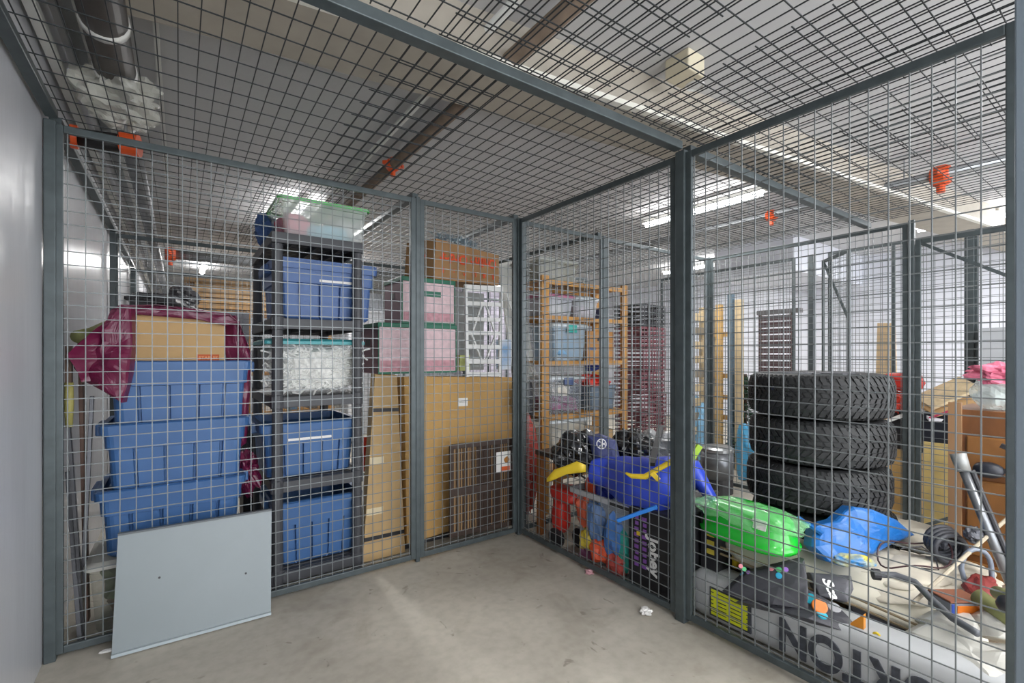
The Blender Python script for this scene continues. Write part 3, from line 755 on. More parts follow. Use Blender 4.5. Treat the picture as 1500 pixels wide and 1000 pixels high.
# white lattice rack
t = thing('lattice_panel', 'white plastic lattice panel standing right of the pink boxes', 'lattice panel', (1.6,2.9,1.08))
a = at(683,552,y=2.83); b = at(733,552,y=2.88); c_ = at(736,420,y=2.9); d_ = at(680,417,y=2.85); pts = [a,b,c_,d_]
def F(s,f,off=0): return onface(s,f,off)
def fb(mb, s0,f0,s1,f1,w): mb.bar(F(s0,f0), F(s1,f1), .02, w, up=(c_-b).normalized() if abs(f0-f1)<.05 else (1,0,0))
mb = MB()
for s in (.03,.97): mb.bar(F(s,0), F(s,1), .022, .02, up=(0,1,0))
mb.build('side_frame', M_white, t, bevel=.002)
for f, w in ((.03,.03),(.97,.045),(.8,.03),(.63,.028),(.48,.028),(.33,.03),(.17,.035)):
    MB().bar(F(0,f), F(1,f), .016, w).build('crossbar', M_white, t, bevel=.002)
mb = MB()
for s0,f0,s1,f1 in ((.2,.5,.45,.8),(.8,.5,.55,.8),(.15,.48,.45,.17),(.85,.48,.55,.17)): mb.bar(F(s0,f0,-.003), F(s1,f1,-.003), .012, .014, up=(0,1,0))
mb.build('diagonal_slats', M_white, t)
tag(MB().box(1.56,2.99,1.09,1.86,3.06,1.66).build('grey_carton', mat('grey_card','8f918f',.7,var=.1)), 'grey patterned carton seen through the white lattice panel', 'box')
tag(MB().box(1.62,2.925,1.09,1.7,2.975,1.2).build('green_packet', mat('lime_packet','b7bf79',.6)), 'pale green packet behind foot of the white lattice panel', 'packet')
# ironing-board like white board leaning, blue packet
t = thing('folding_board', 'tall white folding board leaning above the large golden carton', 'board', (1.8,2.95,1.1))
a = at(752,552,y=2.96); b = at(786,548,y=2.99); c_ = at(757,380,y=3.12); d_ = at(731,386,y=3.09); pts=[a,b,c_,d_]
mb = MB(); th = V((0,.025,0)); mb.add(pts+[p+th for p in pts], [(0,1,2,3),(7,6,5,4),(0,4,5,1),(1,5,6,2),(2,6,7,3),(3,7,4,0)]); mb.build('board', mat('offwhite','cfcfc9',.5), t, bevel=.006)
MB().bar(at(742,430,y=3.0), at(782,550,y=2.95), .014).build('leg', M_white, t)
a = at(733,545,y=2.97)
tag(MB().box(a.x,2.97,1.09,a.x+.1,3.03,1.32).build('detergent_carton', mat('blue_white_card','7ba0c8',.5,var=.5,vscale=9,col2='d8dde2')), 'blue and white carton right of the lattice panel', 'box')
# small things left of tall carton
tag(MB().bar(at(538,640,y=3.0), at(536,690,y=2.98), .02, .05).build('red_strip', M_red), 'thin red strip between black rack and tall carton', 'strip')
# ================================================================ YELLOW WOODEN SHELF AND ITS BINS
ws = thing('wooden_shelf_unit', 'golden pine open shelf unit behind the mesh, right of the corner', 'shelf unit', (2.7,2.95,0))
wx0, wx1, wy0, wy1, wh = 2.24, 3.12, 2.74, 3.08, 1.80
for x in (wx0, wx1):
    for y in (wy0, wy1): MB().box(x-.035,y-.012,0,x+.035,y+.012,wh).build('post', M_wood, ws, bevel=.003)
SZ = [.28,.74,1.155,1.50,wh-.03]
for z in SZ:
    mb = MB()
    mb.box(wx0-.02,wy0-.018,z-.035,wx1+.02,wy0-.012,z); mb.box(wx0-.02,wy1+.012,z-.035,wx1+.02,wy1+.018,z)
    n = 6
    for i in range(n):
        y = wy0+(wy1-wy0)*(i+.5)/n; mb.box(wx0-.02,y-.03,z-.012,wx1+.02,y+.03,z)
    mb.build('shelf', M_wood, ws, bevel=.002)
MB().bar((wx0,wy1+.02,.3),(wx1,wy1+.02,1.1),.006,.02).build('cross_brace', M_gal, ws)
gcol = mat('maroon_cloth','7d4a68',.7,var=.2,vscale=12); lb = mat('light_blue_cloth','6f9cc0',.7,var=.2); wh_ = mat('pale_items','d4cfc4',.7,var=.15,vscale=15)
clearbin('clear bin with teal latch on middle wooden shelf', .36, .3, .27, (2.52,2.905,1.157), mat('cool_lid','c0c8cc',.5), '9db3c4', .6, latch=mat('teal_latch','1f9a90',.4), fill=(((0,0,.1),(.15,.14,.09),lb,1),((-.1,.02,.19),(.05,.1,.05),M_blk,2)))
clearbin('clear bin of maroon cloth with blue latch on lower wooden shelf', .36, .3, .27, (2.5,2.92,.742), mat('cool_lid','c0c8cc'), 'b9c0cc', .35, latch=mat('slate_latch','3d4f78',.4), fill=(((0,0,.07),(.155,.145,.07),gcol,1),((-.05,-.02,.18),(.1,.12,.055),wh_,2),((.09,0,.2),(.06,.1,.05),mat('slate_cloth','6a7280',.7),3)))
clearbin('clear bin with white lid low under the maroon cloth bin', .4, .34, .24, (2.5,2.92,.44), mat('cool_lid','c0c8cc'), 'd8d4c8', .4, fill=(((0,0,.1),(.17,.14,.09),wh_,5),))
clearbin('long clear bin on top of the wooden shelf', .42, .36, .15, (2.4,2.93,wh-.028), mat('smoke_lid','9a9c94',.4), 'a8a99e', .5, fill=(((0,0,.06),(.17,.13,.05),mat('brownish','8a7f70',.7,var=.2),1),))
clearbin('clear shoe bin at left of the second wooden shelf', .3, .3, .15, (2.42,2.92,1.502), mat('purple_lid','a05a78',.5), 'c8cdd6', .5, fill=(((0,0,.06),(.12,.12,.05),wh_,1),))
clearbin('clear shoe bin beside another on the second wooden shelf', .26, .3, .15, (2.72,2.92,1.502), mat('cool_lid','c0c8cc'), 'cdd4dc', .5, fill=(((0,0,.06),(.1,.12,.05),mat('pinkish','b98c9a',.7),1),))
tag(MB().box(2.98,2.9,1.502,3.02,3.05,1.6).build('navy_carton', mat('navy_card','22305e',.5)), 'small navy carton on the second wooden shelf', 'box')
t = thing('cardboard_carton', 'brown carton with hand slots on middle wooden shelf', 'box', (2.9,2.95,1.157))
MB().box(2.74,2.8,1.157,3.06,3.04,1.4).build('carton', mat('tan_card','a97a45',.8,var=.08), t, bevel=.004)
MB().box(2.86,2.797,1.32,2.94,2.801,1.345).build('hand_slot', M_blk, t); MB().box(2.76,2.797,1.24,2.84,2.8015,1.265).build('printed_patch', mat('slate_latch','3d4f78'), t)
clearbin('grey blue bin under red bag on lower wooden shelf', .32, .32, .2, (2.92,2.94,.742), None, '6f8090', .8, fill=(((0,0,.1),(.13,.13,.08),mat('slate_cloth','6a7280'),1),))
tag(MB().blob((2.92,2.92,.99), (.16,.14,.055), 3, .4, 3, flat=.9, n=36).build('red_bag', mat('bright_red','c8301f',.35,bump=.2)), 'red plastic bag on grey blue bin in the wooden shelf', 'plastic bag')
tag(MB().blob((3.0,3.0,1.1), (.07,.06,.04), 3, .3, 2, n=20).build('blue_item', mat('deep_blue','1f3f96',.5)), 'blue packet hanging under middle wooden shelf', 'packet')
tag(MB().box(2.78,2.8,.3,3.05,3.1,.56).build('lower_carton', M_card), 'plain carton on the lowest wooden shelf', 'box')
tag(MB().blob((2.12,2.8,.86), (.07,.06,.13), 4, .3, 2, n=30).build('dark_bundle', mat('near_black','222228')), 'black bundle left of the wooden shelf', 'bundle')
tag(MB().blob((2.12,2.8,.36), (.08,.06,.36), 7, .4, 3, n=30).build('red_bundle', mat('dull_red','a33a30',.5)), 'red crumpled bag hanging left of the wooden shelf', 'bag')
t = thing('side_table', 'dark wooden table behind the yellow paddle', 'table', (2.1,2.3,0))
tx0, tx1, ty0, ty1, tz = 1.96, 2.62, 2.27, 2.5, .56
M_dkw = mat('dark_table_wood','4b3628',.5,var=.2); M_ow = mat('orange_wood','8a5326',.5,var=.15,stretch=(4,4,.6))
MB().box(tx0,ty0,tz-.03,tx1,ty1,tz).build('tabletop', M_dkw, t, bevel=.004)
for x in (tx0+.03, tx1-.03):
    for y in (ty0+.03, ty1-.03): MB().box(x-.022,y-.022,0,x+.022,y+.022,tz-.03).build('leg', M_ow, t)
# ================================================================ CORRIDOR BEHIND: CRATES, PALLETS, TIMBER
M_mar = mat('maroon_crate','6b3c44',.6); 
ct = None
cz = 0
base = at(955,600,y=3.1)
cx, cy = 3.62, 2.98
for k in range(8):
    if ct is None:
        ct = thing('slatted_crate', 'maroon slatted crate at the bottom of the tall stack', 'crate', (cx,cy,0), .1, 'stacked maroon crates')
        mb = MB()
        for i in range(5):
            z = .02+i*.04
            for (x0,y0,x1,y1) in ((-.2,-.15,.2,-.14),(-.2,.14,.2,.15),(-.2,-.14,-.19,.14),(.19,-.14,.2,.14)): mb.box(x0,y0,z,x1,y1,z+.022)
        mb.build('slats', M_mar, ct, world=False)
        mb = MB()
        for i in range(9): mb.box(-.2+i*.049,-.154,0,-.192+i*.049,-.149,.2)
        mb.build('ribs', M_mar, ct, world=False)
        MB().box(-.19,-.14,0,.19,.14,.012).build('base', M_mar, ct, world=False)
    else:
        c2 = dup(ct, (cx+random.uniform(-.008,.008), cy, k*.21), .1+random.uniform(-.03,.03), 'maroon slatted crate, %s from the floor in the tall stack' % ['','second','third','fourth','fifth','sixth','seventh','eighth'][k])
        if k >= 7:
            for ch in c2.children: ch.data = ch.data.copy(); ch.data.materials[0] = M_blk
            c2['label'] = 'black slatted crate topmost on the tall maroon stack'
M_pal = mat('pale_timber','b9a684',.7,var=.12,stretch=(4,4,.5))
t = thing('timber_pallet', 'pale timber pallet standing on edge behind the centre post', 'pallet', (3.9,2.8,0))
a = at(992,650,y=3.0); b = at(1028,650,y=3.0)
for i in range(3): MB().box(a.x+(b.x-a.x)*i/2-.02,2.98,0,a.x+(b.x-a.x)*i/2+.02,3.02,1.72).build('stringer', M_pal, t)
for i in range(11): MB().box(a.x-.03,2.955,.05+i*.152,b.x+.03,2.98,.13+i*.152).build('slat', M_pal if i%3 else mat('grey_timber','82796a',.7), t)
for i, (u, w, h, m, lab) in enumerate(((1052,.06,1.75,mat('honey_timber','c9a468',.6,var=.1),'honey coloured timber stud standing behind steel post'), (1069,.055,1.85,mat('steel_blue_post','5f7482',.4,.3),'blue grey steel channel standing between two timber studs'), (1081,.07,1.78,M_pal,'pale timber stud, rightmost of the upright ones'))):
    p = at(u, 600, x=4.75)
    tag(MB().box(4.75,p.y-w/2,0,4.8,p.y+w/2,h).build('timber_stud', m, bevel=.002), lab, 'timber')
p = at(1060,600,x=4.8)
t = thing('timber_rack', 'timber rungs fixed behind the upright studs', 'rack', (4.85,p.y,0))
for z in (.5,.72,.95,1.4): MB().box(4.82,p.y-.14,z,4.86,p.y+.14,z+.05).build('rung', mat('honey_timber','c9a468'), t)
for s in (-.14,.14): MB().box(4.86,p.y+s-.015,0,4.9,p.y+s+.015,1.7).build('side_rail', M_pal, t)
# shutter-like stack of maroon slats leaning on the far wall
t = thing('slatted_shutter', 'dark maroon slatted shutter leaning against the far white wall', 'shutter', (5.6,2.5,0))
a = at(1112,575,x=5.7); b = at(1160,575,x=5.7); zt_ = at(1120,461,x=5.7).z
n = 20
for i in range(n): MB().box(5.69,b.y,.15+i*(zt_-.15)/n,5.71,a.y,.15+(i+.8)*(zt_-.15)/n).build('slat', mat('maroon_slat','5b474b',.6), t)
for y in (a.y-.01, b.y): MB().box(5.71,y-.01,0,5.73,y+.02,zt_).build('side_rail', mat('grey_timber','82796a'), t)
MB().box(5.66,b.y-.1,zt_,5.74,a.y+.01,zt_+.05).build('head_box', mat('smoke_grey','6d6a6c',.5), t)
# pale timber board and ply sheet
p = at(1297,520,x=5.55); a = at(1285,473,x=5.6); b = at(1311,473,x=5.6)
mb = MB(); pts = [V((5.5,at(1278,640,x=5.5).y,0)), V((5.5,at(1318,640,x=5.5).y,0)), V((5.6,b.y,b.z)), V((5.6,a.y,a.z))]
th = V((.02,0,0)); mb.add(pts+[q+th for q in pts], [(0,1,2,3),(7,6,5,4),(0,4,5,1),(1,5,6,2),(2,6,7,3),(3,7,4,0)])
tag(mb.build('plywood_offcut', mat('birch_ply','cdb28c',.6,var=.08,stretch=(4,4,.5)), bevel=.002), 'tapering pale plywood offcut leaning on far white wall', 'board')
# ---- heap across the corridor seen right of the tyres
def heap_box(u0, v0, u1, v1, x, dep, m, name, label, cat='box', rz=0, z0=None):
    a = at(u0, v1, x=x); b = at(u1, v0, x=x); zz = a.z if z0 is None else z0
    t = MB().box(x, min(a.y,b.y), zz, x+dep, max(a.y,b.y), b.z)
    return tag(t.build(name, m, bevel=.003), label, cat)
M_crate = mat('yellow_ply','bda66a',.7,var=.15,vscale=6)
heap_box(1352,655,1425,720,4.28,.3,M_crate,'plywood_crate','yellowish plywood crate low behind the braced gate',z0=0)
heap_box(1300,662,1342,705,4.42,.25,mat('honey_timber','c9a468'),'timber_crate','open timber crate low beside tyre stack',z0=0)
heap_box(1352,608,1425,650,4.3,.34,mat('navy_black','23262f',.4),'black_tool_case','black tool case on top of plywood crate','case',z0=at(1352,655,x=4.28).z+.004)
heap_box(1303,600,1345,660,4.46,.28,mat('near_black','222228'),'black_crate','black crate between the tyre stack and braced gate','crate',z0=at(1300,662,x=4.42).z+.004)
zc = at(1352,608,x=4.3).z
for i, (u0,v0,u1,v1,m,lab) in enumerate(((1352,560,1422,590,M_pal,'long pale board sloping on the heap behind braced gate'), (1355,585,1425,600,M_card2,'flat cardboard sheet on the heap behind braced gate'), (1352,600,1428,598,mat('snow_white','d8d8de',.5),'white board lying on the black tool case'))):
    a = at(u0, v1, x=4.35); b = at(u1, v0, x=4.5)
    if i == 2: a.z = b.z = zc+.01
    tag(MB().bar(a, b, .22, .02, up=(-.4,0,1)).build('loose_board', m, bevel=.002), lab, 'board')
t = thing('chainsaw', 'red power tool with pale cable on the heap right of tyres', 'power tool', (4.5,1.3,.8))
c = at(1322,560,x=4.5); MB().blob(c, (.09,.12,.07), 2, .15, 2, p=.7, n=24).build('body', M_red, t)
MB().bar(c+V((0,.05,0)), c+V((0,.2,-.03)), .04, .03).build('handle', M_red, t)
c = at(1318,590,x=4.5)
tag(MB().blob(c, (.12,.16,.08), 12, .45, 4, n=40).build('red_cable_coil', mat('red_orange','b83a2a',.5,var=.4,vscale=20)), 'tangle of red cable on black crate right of tyres', 'cable')
c = at(1305,625,x=4.3)
tag(MB().bar(at(1290,620,x=4.35), at(1345,600,x=4.45), .04, .02).build('white_bar', M_white), 'white bar lying under the red cable', 'bar')
tag(MB().bar(at(1362,612,x=4.28), at(1395,600,x=4.28), .03, .012).build('pink_strap', mat('magenta','b83a5c',.5)), 'magenta strap on the black tool case', 'strap')
heap_box(1436,478,1500,575,4.9,.4,mat('storage_grey','a6aaae',.5),'grey_plastic_cabinet','pale grey plastic cabinet behind the pink bag','cabinet',z0=0)
# green notice and tree by the far wall
tag(MB().box(7.9, at(1234,402,x=7.9).y-.08, at(1234,408,x=7.9).z, 7.91, at(1234,402,x=7.9).y+.08, at(1234,395,x=7.9).z).build('green_sign', mat('sign_green','2f9a55',.5)), 'small green sign on the far white wall', 'sign')
t = thing('artificial_tree', 'small dark green artificial tree by far wall left of tyres', 'plant', (4.9,2.1,0))
tp = at(1092,640,x=4.9); MB().tube([(4.9,tp.y,0),(4.9,tp.y,1.0)], .015, 8).build('stem', M_dkw, t)
mb = MB(); rd = random.Random(2)
for i in range(420):
    z = rd.uniform(.15,1.0); rr = .24*(1.08-z); a = rd.uniform(0,2*PI); p = V((4.9,tp.y,z)); q = p+V((math.cos(a)*rr,math.sin(a)*rr,-.03))
    mb.bar(p.lerp(q,.3), q, .012, .006)
mb.build('foliage', mat('needle_green','2e4a38',.8), t)['kind'] = 'stuff'
c = at(1097,645,x=4.45)
tag(MB().blob((4.45,c.y,.3), (.09,.11,.3), 3, .3, 2, flat=.98, n=36).build('sky_blue_bag', mat('cyan_bag','4fa4d0',.4)), 'light blue plastic bag left of the tyre stack', 'plastic bag')
tag(MB().blob((4.6,at(1023,620,x=4.6).y,.35), (.12,.12,.35), 5, .3, 2, flat=.98, n=30).build('pale_blue_sack', mat('pale_blue','7fb0d0',.5)), 'pale blue sack far behind the centre post', 'bag')
# silver/black bin
p = at(1054,700,z=0); 
t = thing('waste_bin', 'silver and black oval bin standing before the far corner post', 'bin', (3.86,2.33,0))
rx = .13
mb = MB().lathe([(rx,.0),(rx,.14),(rx*1.02,.15),(rx*1.02,.37),(rx,.38)], 28); 
MB().lathe([(rx,0),(rx,.13)], 28).build('base', M_blk, t, world=False, smooth=False)
MB().lathe([(rx*1.02,.13),(rx*1.02,.36)], 28).build('body', mat('gunmetal','6d7074',.35,.6), t, world=False, smooth=True)
MB().lathe([(rx*1.05,.36),(rx*1.05,.385),(rx*.9,.4)], 28).build('lid', M_gal, t, world=False, smooth=False)
# ================================================================ FAR LEFT BACKGROUND
M_lum = mat('lumber','b9966a',.7,var=.12,stretch=(.5,4,4))
y = 6.5
rw = [(270,380,405,412),(285,388,412,419),(275,390,419,426),(282,392,426,433),(280,392,433,441),(276,392,441,449)]
for i, (u0,u1,v0,v1) in enumerate(rw):
    a = at(u0,v1,y=y); b = at(u1,v0,y=y)
    zz0 = a.z
    tag(MB().box(a.x,y+.02*i,a.z+.002,b.x+.5,y+.5,at(u0,v0,y=y).z-.001).build('lumber_plank', M_lum, bevel=.003), 'long timber plank in far raised stack, %s' % ['topmost','second from top','third from top','third from bottom','second from bottom','bottommost'][i], 'plank', 'planks stacked far back at left')
t = thing('timber_shelf', 'open timber shelf frame carrying the planks far back left', 'shelf', (.6,6.8,0))
zs = at(276,450,y=y).z-.02
for z in (zs-.0,.98,.5): MB().box(-.05,6.5,z-.03,1.7,7.0,z).build('shelf', M_wood, t)
for x in (.35,.66,1.0,1.6):
    MB().box(x,6.45,0,x+.05,6.5,zs).build('post', M_wood, t)
for i, (u,v,w,h,m,lab) in enumerate(((245,445,.3,.12,M_blk,'black bag heap beyond the burgundy bag'), (272,437,.14,.1,M_blk,'small black bundle beside black bag heap'))):
    c = at(u,v,y=5.9)
    tag(MB().blob((c.x,5.9,c.z), (w,.2,h), i+3, .35, 2.5, n=36).build('black_bag', m), lab, 'bag')
tag(MB().box(-.3,5.65,0,.6,6.1,at(245,452,y=5.9).z-.02).build('covered_cabinet', mat('dark_case','33343a')), 'dark cabinet under the black bag heap far back', 'cabinet')
rd = random.Random(11)
cols = ['8a6f48','c9a25a','6e6f78','3b3d48','c8c6c0','a05038','4d6f8f','b9a58c','56504c']
for i in range(10):
    x = .38+i*.125; z = .98 if i%2 else .5; hh = rd.uniform(.2,.36)
    tag(MB().box(x,6.55,z+.001,x+.11,6.85,z+hh).build('stored_box', mat('stored_%d' % (i%9), cols[i%9], .7)), '%s box on the %s timber shelf far back' % (['brown','honey','grey','charcoal','white','rust','steel blue','sand','umber','second brown'][i], 'upper' if i%2 else 'lower'), 'box', 'boxes on far timber shelf')
# far clutter rows between cages
for i, (u,v,w,h,m,lab) in enumerate(((575,455,.5,.9,mat('far_white','c3c6cc',.5,var=.2,vscale=8),'pale covered heap far behind the pink boxes'), (740,385,.6,.95,mat('far_lilac','a9a4b2',.5,var=.2,vscale=8),'lilac grey heap far behind folding board'), (560,420,.28,.6,mat('far_dark','6e7176',.5,var=.3,vscale=8),'grey appliance far behind black rack'))):
    p = at(u, v, y=6.9)
    tag(MB().box(p.x-w,7.1+i*.3,0,p.x+w,7.5+i*.3,p.z).build('stored_crate', m, bevel=.01), lab, 'crate')
# ================================================================ RIGHT CAGE
M_rub = mat('tyre_rubber','2d2e2f',.6,var=.12,vscale=10); M_rub2 = mat('tyre_tread','242526',.7)
TX, TY, TR, TH = 2.69, 1.07, .315, .222
def make_tyre():
    t = thing('car_tyre', 'topmost tyre of the stack, seen with its rim hole', 'tyre', (TX,TY,0), 0, 'tyres in the stack')
    prof = [(.19,.02),(.205,.012),(.26,.004),(.288,.016),(.305,.034),(.311,.05),(.311,TH-.05),(.305,TH-.034),(.288,TH-.016),(.26,TH-.004),(.205,TH-.012),(.19,TH-.02),(.19,.02)]
    MB().lathe(prof, 72, cap=False).build('carcass', M_rub, t, world=False, smooth=True)
    mb = MB(); n = 58
    for k in range(n):
        a0 = 2*PI*k/n
        for row, (z0, z1, sk) in enumerate(((.022,.052,.04),(.056,.086,.07),(.09,.109,.03),(.113,.132,-.03),(.136,.166,-.07),(.17,.2,-.04))):
            da = 2*PI/n*.34; off = (row%2)*PI/n
            r0 = .309; r1 = .318 if 0 < row < 5 else .3155
            pts = []
            for r in (r0, r1):
                rr = r
                for (aa, z) in ((a0+off-da, z0),(a0+off+da, z0),(a0+off+da+sk, z1),(a0+off-da+sk, z1)):
                    zz = z; rad = rr
                    if (row == 0 and z == z0) or (row == 5 and z == z1): rad = rr-.008
                    pts.append((rad*math.cos(aa), rad*math.sin(aa), zz))
            mb.add(pts, [(4,5,6,7),(0,1,5,4),(1,2,6,5),(2,3,7,6),(3,0,4,7)])
    for k in range(72):   # shoulder lugs
        a = 2*PI*k/72
        for z0, z1, ra, rb in ((TH-.034,TH-.012,.3085,.284),(.012,.034,.284,.3085)):
            mb.bar((ra*math.cos(a), ra*math.sin(a), z0), (rb*math.cos(a), rb*math.sin(a), z1), .012, .006)
    mb.build('tread', M_rub2, t, world=False)
    return t
ty = make_tyre(); ty.location = (TX, TY, 4*TH+.004)
for k, lab in ((3,'second tyre from top of the stack'), (2,'third tyre from top of the stack'), (1,'fourth tyre from top, behind the green sled'), (0,'bottom tyre of the stack, mostly hidden')):
    dup(ty, (TX+[.0,.012,-.006,.008][k], TY+[0,-.01,.006,0][k], k*TH+k*.001), k*.37, lab)
# wheel on the top
t = thing('wheel_rim', 'grey spoked rim cover lying in the topmost tyre', 'wheel rim', (TX,TY,5*TH-.02))
MB().lathe([(.19,0),(.188,.012),(.178,.014),(.176,.004)], 40).build('rim_ring', mat('rim_grey','6d6e72',.4,.5), t, world=False)
mb = MB()
for k in range(9):
    a = 2*PI*k/9; mb.bar((.03*math.cos(a),.03*math.sin(a),.016),(.18*math.cos(a),.18*math.sin(a),.016),.022,.008)
mb.build('spokes', mat('rim_grey','6d6e72'), t, world=False)
MB().lathe([(.045,.008),(.045,.02),(.03,.024)], 20).build('hub_cap', mat('rim_grey','6d6e72'), t, world=False)
# long white board bag with upside-down lettering
M_bagw = mat('board_bag_white','aeb0b1',.5,var=.04,vscale=8,bump=.15,bscale=8); M_char = mat('charcoal_print','3a3d44',.6,var=.3,vscale=60)
t = thing('snowboard_bag', 'long white snowboard bag with upside-down dark lettering', 'bag', (2.02,.55,0))
def bagprof(y):
    e = min(1, max(0, (1.325-y)/.06)); s = math.sqrt(max(0, 1-(1-e)**2)) if e < 1 else 1
    return .05+.5*0+.95*s
mb = MB(); loops = []
for i in range(60):
    y = 1.325-(i/59)**1.5*1.25
    s = max(.08, bagprof(y)); hh = .20+.03*(1.3-y); lp = []
    for k in range(20):
        a = 2*PI*k/20; ca, sa = math.cos(a), math.sin(a)
        px = math.copysign(abs(ca)**.35, ca)*.085*(.5+.5*s); pz = math.copysign(abs(sa)**.45, sa)*hh/2*s
        nz = noise.noise(V((px*4,y*4,pz*5)))*.006
        lp.append((2.02+px+nz, y, .012+hh/2*s+pz+ (1-s)*hh*.45))
    loops.append(lp)
loft(mb, loops, cap0=True, cap1=True); mb.build('shell', M_bagw, t, smooth=True)
for pp in (0,): pass
FX = 1.9335
text('bag_lettering', 'BURTON', M_char, .17, (FX-.003,.908,.112), (0,1,0), (0,0,-1), t, .003, bold=.0055, sx=.82, align='RIGHT')
y0, y1, z0, z1 = 1.015, 1.2, .045, .17
MB().box(FX-.004,y0,z0,FX+.004,y1,z1).build('logo_patch', M_char, t)
mb = MB(); 
for i in range(7):
    zz = z0+.008+i*.0165; mb.box(FX-.006,y0+.014,zz,FX-.003,y1-.008,zz+.0115)
mb.box(FX-.0062,y0+.02,z0+.01,FX-.003,y0+.035,z1-.008); mb.box(FX-.0062,y1-.035,z0+.05,FX-.003,y1-.02,z1-.01); mb.box(FX-.0062,y0+.09,z0+.02,FX-.003,y0+.105,z0+.08)
mb.build('logo_print', mat('acid_yellow','c9cf1e',.5), t)
# cream paddle board / long foam board
t = thing('foam_board', 'long cream padded board sloping behind the white snowboard bag', 'board', (2.3,.8,.2))
def brd(u_):
    pth = [at(1046,783,d=2.22), at(1110,808,d=2.08), at(1250,858,d=1.88), at(1360,905,d=1.72), at(1450,950,d=1.6)]
    f = u_*4; i = min(3, int(f)); return pth[i].lerp(pth[i+1], f-i)
mb = MB(); loops = []
for i in range(33):
    u_ = i/32; c = brd(u_); wd = .13*(math.sin(min(1,u_*4+.1)*PI/2))*(1 if u_ < .8 else max(.3, 1-(u_-.8)*2)); lp = []
    for k in range(20):
        a = 2*PI*k/20; ca, sa = math.cos(a), math.sin(a)
        off = V((.82,.36,.45))*math.copysign(abs(ca)**.7,ca)*wd+V((-.45,-.2,.85))*(math.copysign(abs(sa)**.7,sa)*.032)
        if ca < -.6: off += V((0,0,.012*math.sin(u_*30)))*.3
        lp.append(c+off+V((.05,.02,0)))
    loops.append(lp)
loft(mb, loops, cap0=True, cap1=True); mb.build('cover', mat('cream_canvas','c4bfae',.6,var=.05,bump=.2,bscale=10), t, smooth=True)
e = [brd(i/20)+V((-.075,-.035,-.012)) for i in range(1,19)]; MB().tube(e, .005, 6).build('piping', mat('brown_piping','77684e',.6), t)
e = [p+V((0,0,-.03)) for p in e]; MB().tube(e, .005, 6).build('piping', mat('brown_piping','77684e'), t)
# green sled in clear wrap
t = thing('sled', 'bright green plastic sled in clear wrap beside the tyre stack', 'sled', (2.15,1.08,.42))
A = at(1052,738,d=2.3); B = at(1176,776,d=1.98); ax = (B-A); L_ = ax.length; axn = ax.normalized(); sd = V((-axn.y,axn.x,0)).normalized()*-1
def sledloop(s, w, zo, n=24): 
    lp = []
    for k in range(n):
        a = 2*PI*k/n; ca, sa = math.cos(a), math.sin(a)
        lp.append((A+B)/2+axn*math.copysign(abs(ca)**.75,ca)*L_/2*s+sd*math.copysign(abs(sa)**.75,sa)*w+V((0,0,zo))+sd*.08+axn*.0)
    return lp
mb = MB(); loft(mb, [sledloop(.97,.115,-.085), sledloop(1.07,.13,-.08), sledloop(1.09,.135,-.06), sledloop(1.03,.125,-.055), sledloop(1.0,.125,-.02), sledloop(.93,.11,.035), sledloop(.8,.09,.06), sledloop(.55,.05,.066)], cap0=True, cap1=True)
mb.build('hull', mat('sled_green','17b02a',.25,coat=.5), t, smooth=True); HULL = mb
mb = MB(); mb.blob((A+B)/2+sd*.09+V((0,0,.028)), (.11,.225,.045), 4, .2, 3.2, n=56, p=.8, M=Matrix.Rotation(math.atan2(ax.y,ax.x)+PI/2, 4, 'Z'))
mb.build('clear_wrap', clear('green_wrap','a8e8b0',.34,.12), t)
pc, pn = surf(HULL, 1112, 768); MB().bar(pc+pn*.002-axn*.03, pc+pn*.002+axn*.03, .04, .003, up=pn).build('price_label', M_paper, t)
# blue tarp bag
M_tarp = mat('tarp_blue','1b62a8',.35,bump=.3,bscale=10)
c = at(1245,785,d=1.98)
t = thing('blue_sack', 'crumpled bright blue sack with printed corner before the tyres', 'bag', tuple(c-V((0,0,.1))))
poly_mb([(1192,770,2.0),(1222,762,2.0),(1246,741,2.04),(1275,745,2.06),(1310,760,2.1),(1338,783,2.14),(1315,792,2.08),(1290,806,2.0),(1260,816,1.94),(1235,830,1.9),(1210,822,1.9),(1188,800,1.93)], (.05,.07,-.02), .04, .04, 5, 5).build('sack', M_tarp, t)
Rz = Matrix.Rotation(-.7,4,'Z')
MB().bar(at(1168,757,d=2.02), at(1205,782,d=1.95), .02, .01).build('tied_handle', M_tarp, t)
MB().blob(at(1246,820,d=1.88), (.075,.035,.025), 9, .3, 2.0, n=36, M=Rz).build('printed_corner', mat('aqua_yellow_print','1a78b8',.4,var=.8,vscale=22,col2='c8b82a'), t)
# black fabric bags with dots
M_nyl = mat('black_nylon','404046',.5,bump=.35,bscale=10); M_nyl2 = mat('grey_nylon','55555b',.5,bump=.3,bscale=9)
def poly_bag(name, label, uvd, th, m, cat='bag', bulge=.02, extra=None, seed=3, cr=.016):
    global LASTMB
    mb = poly_mb(uvd, th, bulge, cr, seed); LASTMB = mb
    if extra is None: return tag(mb.build(name, m), label, cat)
    c = mb.v[-1]; t = thing(name, label, cat, tuple(c)); mb.build('fabric', m, t); return t
t = poly_bag('dotted_bag', 'black fabric bag with coloured dots on the cream board', [(1062,868,1.98),(1095,838,1.98),(1178,818,1.9),(1183,850,1.84),(1184,893,1.78),(1130,885,1.84)], (.05,.05,-.02), M_nyl, extra=1)
def dot(parent, u, v, d, r, m): disc(LASTMB, u, v, r).build('dot', m, parent)
M_d1 = mat('dot_pink','d2808c',.5); M_d2 = mat('dot_green','4fb070',.5); M_d3 = mat('dot_violet','a070c8',.5); M_d4 = mat('dot_blue','2f9ac0',.5)
